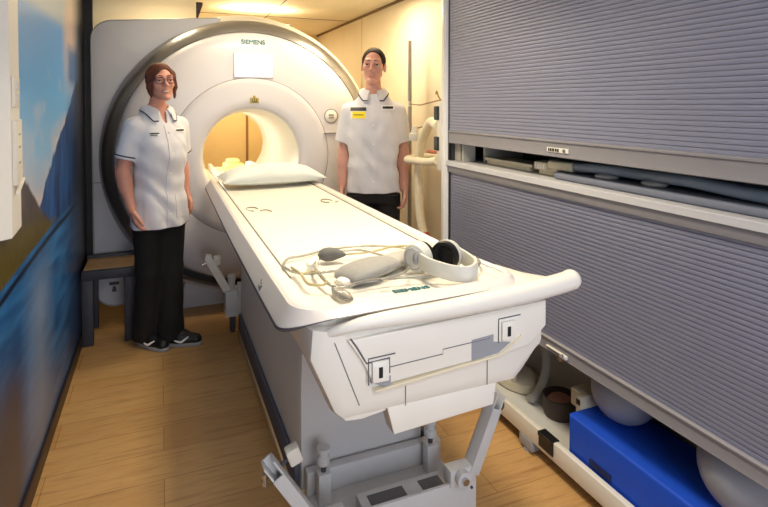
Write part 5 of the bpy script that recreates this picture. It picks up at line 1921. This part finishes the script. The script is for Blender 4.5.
# woman in front of the left half of the ring, turned a little towards the table
WT = [(0.62, 0.166, 0.126, 0.0), (0.80, 0.163, 0.124, 0.0), (0.92, 0.150, 0.116, 0.0), (1.02, 0.138, 0.110, 0.0), (1.14, 0.148, 0.130, -0.016), (1.22, 0.152, 0.126, -0.014), (1.30, 0.148, 0.105, 0.0), (1.365, 0.120, 0.083, 0.012), (1.41, 0.092, 0.070, 0.018), (1.435, 0.062, 0.058, 0.020)]
W = dict(
    head=1, hs=0.96, hc=(0.006, -0.024, 1.577), hrot=(-14, -2, -4), top=1.70, neck=0.047, tab=WT, skin=M_SKINW, hairm=M_HAIRW, smile=True,
    arms={-1: [(-0.140, 0.01, 1.318), (-0.196, 0.04, 1.06), (-0.188, -0.045, 0.862)], 1: [(0.140, 0.01, 1.318), (0.192, 0.075, 1.07), (0.200, 0.03, 0.885)]},
    ra=(0.046, 0.036, 0.024), hand=0.90, curl=1.0,
    legs={-1: [(-0.070, 0.0, 0.84), (-0.050, 0.03, 0.46), (-0.030, 0.11, 0.08), 0.15], 1: [(0.070, 0.0, 0.84), (0.066, 0.0, 0.46), (0.062, -0.005, 0.08), 0.70]},
    strand=0.0016, hair=[((0, 0.018, 0.032), (0.081, 0.101, 0.089), 0.01, 'add'), ((0, 0.060, -0.040), (0.066, 0.045, 0.065), 0.02, 'add'), ((0.012, -0.120, -0.012), (0.066, 0.090, 0.108), 0.008, 'sub'), ((0.014, -0.02, 0.126), (0.003, 0.09, 0.012), 0.006, 'sub')],
    locks=[((-0.066, -0.020, 0.045), (-0.074, -0.016, -0.03), 0.018, 0.016), ((-0.073, -0.014, -0.03), (-0.066, -0.020, -0.086), 0.014, 0.006), ((-0.064, 0.03, 0.0), (-0.052, 0.03, -0.075), 0.016, 0.012), ((0.066, -0.020, 0.045), (0.074, -0.016, -0.03), 0.018, 0.016), ((0.073, -0.014, -0.03), (0.066, -0.022, -0.100), 0.014, 0.006), ((0.064, 0.03, 0.0), (0.052, 0.03, -0.075), 0.016, 0.012)],
    crotch=0.80, hem=0.735, waist=0.98, seed=1.3, sleeve=0.70, sw=0.026, vneck=0.10, cgap=0.42, cr=0.098, cdrop=0.030, cpoint=0.22, pipe='edge', cuff=True, plk=0.11,
    hips=[(0.74, 0.160, 0.118, 0.0), (0.82, 0.162, 0.120, 0.0), (0.90, 0.155, 0.114, 0.0), (0.95, 0.145, 0.105, 0.0)], tr=(0.072, 0.076), swoosh=True, glasses=True,
    badges=[('badge', -0.105, -0.055, 1.268, 1.290, M_WHITEPR, 0.002), ('badge_lettering', -0.102, -0.058, 1.280, 1.287, M_INK, 0.0036), ('badge_lettering', -0.102, -0.070, 1.271, 1.276, M_INK, 0.0036), ('badge', 0.045, 0.118, 1.284, 1.306, M_WHITEPR, 0.002), ('badge_lettering', 0.05, 0.112, 1.290, 1.301, M_INK, 0.0036)])
person('woman', 'woman with glasses in white tunic with navy piping and black trousers, arms at her sides', (-0.012, 3.44, 0), math.radians(30), W)

# man behind the table on the right
MT = [(0.74, 0.172, 0.122, 0.0), (0.90, 0.170, 0.122, 0.0), (1.00, 0.166, 0.118, 0.0), (1.10, 0.166, 0.116, 0.0), (1.24, 0.174, 0.122, -0.004), (1.34, 0.176, 0.122, -0.002), (1.41, 0.164, 0.108, 0.006), (1.47, 0.126, 0.088, 0.014), (1.515, 0.092, 0.072, 0.018), (1.545, 0.066, 0.062, 0.020)]
Mn = dict(
    head=1, hs=1.035, hc=(0.0, -0.022, 1.698), hrot=(-6, 0, 3), top=1.83, neck=0.052, tab=MT, skin=M_SKINM, hairm=M_HAIRM,
    arms={-1: [(-0.160, 0.01, 1.395), (-0.200, 0.035, 1.13), (-0.208, -0.02, 0.905)], 1: [(0.160, 0.01, 1.395), (0.200, 0.035, 1.13), (0.206, -0.02, 0.885)]},
    ra=(0.050, 0.039, 0.027), hand=1.0, curl=1.3,
    legs={-1: [(-0.09, 0.0, 0.90), (-0.095, -0.01, 0.50), (-0.10, 0.03, 0.09), -0.25], 1: [(0.09, 0.0, 0.90), (0.095, -0.01, 0.50), (0.10, 0.03, 0.09), 0.25]},
    strand=0.0007, hair=[((0, 0.020, 0.035), (0.0768, 0.096, 0.0875), 0.006, 'add'), ((0, -0.120, 0.008), (0.069, 0.128, 0.092), 0.006, 'sub'), ((0, -0.02, -0.085), (0.12, 0.115, 0.075), 0.006, 'sub'), ((0.0, -0.045, -0.05), (0.12, 0.045, 0.075), 0.006, 'sub')],
    hair2=[],
    crotch=0.88, hem=0.865, waist=1.05, seed=0.4, sleeve=0.74, sw=0.030, vneck=0.05, cgap=0.36, cr=0.100, cdrop=0.022, cpoint=0.20, pipe='ends', cuff=False, plk=0.07,
    hips=[(0.80, 0.162, 0.116, 0.0), (0.90, 0.164, 0.118, 0.0), (1.0, 0.156, 0.110, 0.0), (1.05, 0.15, 0.104, 0.0)], tr=(0.078, 0.074),
    badges=[('badge', -0.150, -0.045, 1.353, 1.430, M_WHITEPR, 0.002), ('badge_band', -0.150, -0.046, 1.404, 1.428, M_INK, 0.0036), ('badge_field', -0.138, -0.052, 1.356, 1.400, M_YBADGE, 0.0036), ('badge_lettering', -0.13, -0.065, 1.376, 1.381, M_NAVY, 0.005), ('badge', 0.052, 0.138, 1.410, 1.440, M_WHITEPR, 0.002), ('badge_lettering', 0.060, 0.130, 1.418, 1.434, M_INK, 0.0036)])
person('man', 'man with short dark hair in white tunic with yellow badge, standing beyond the table', (1.315, 3.36, 0), math.atan2(-1.315, 3.36) * 1.0, Mn)

# ------------------------------------------------------------------ tidy
for o in list(SC.objects):
    if 'base' in o:
        del o['base']
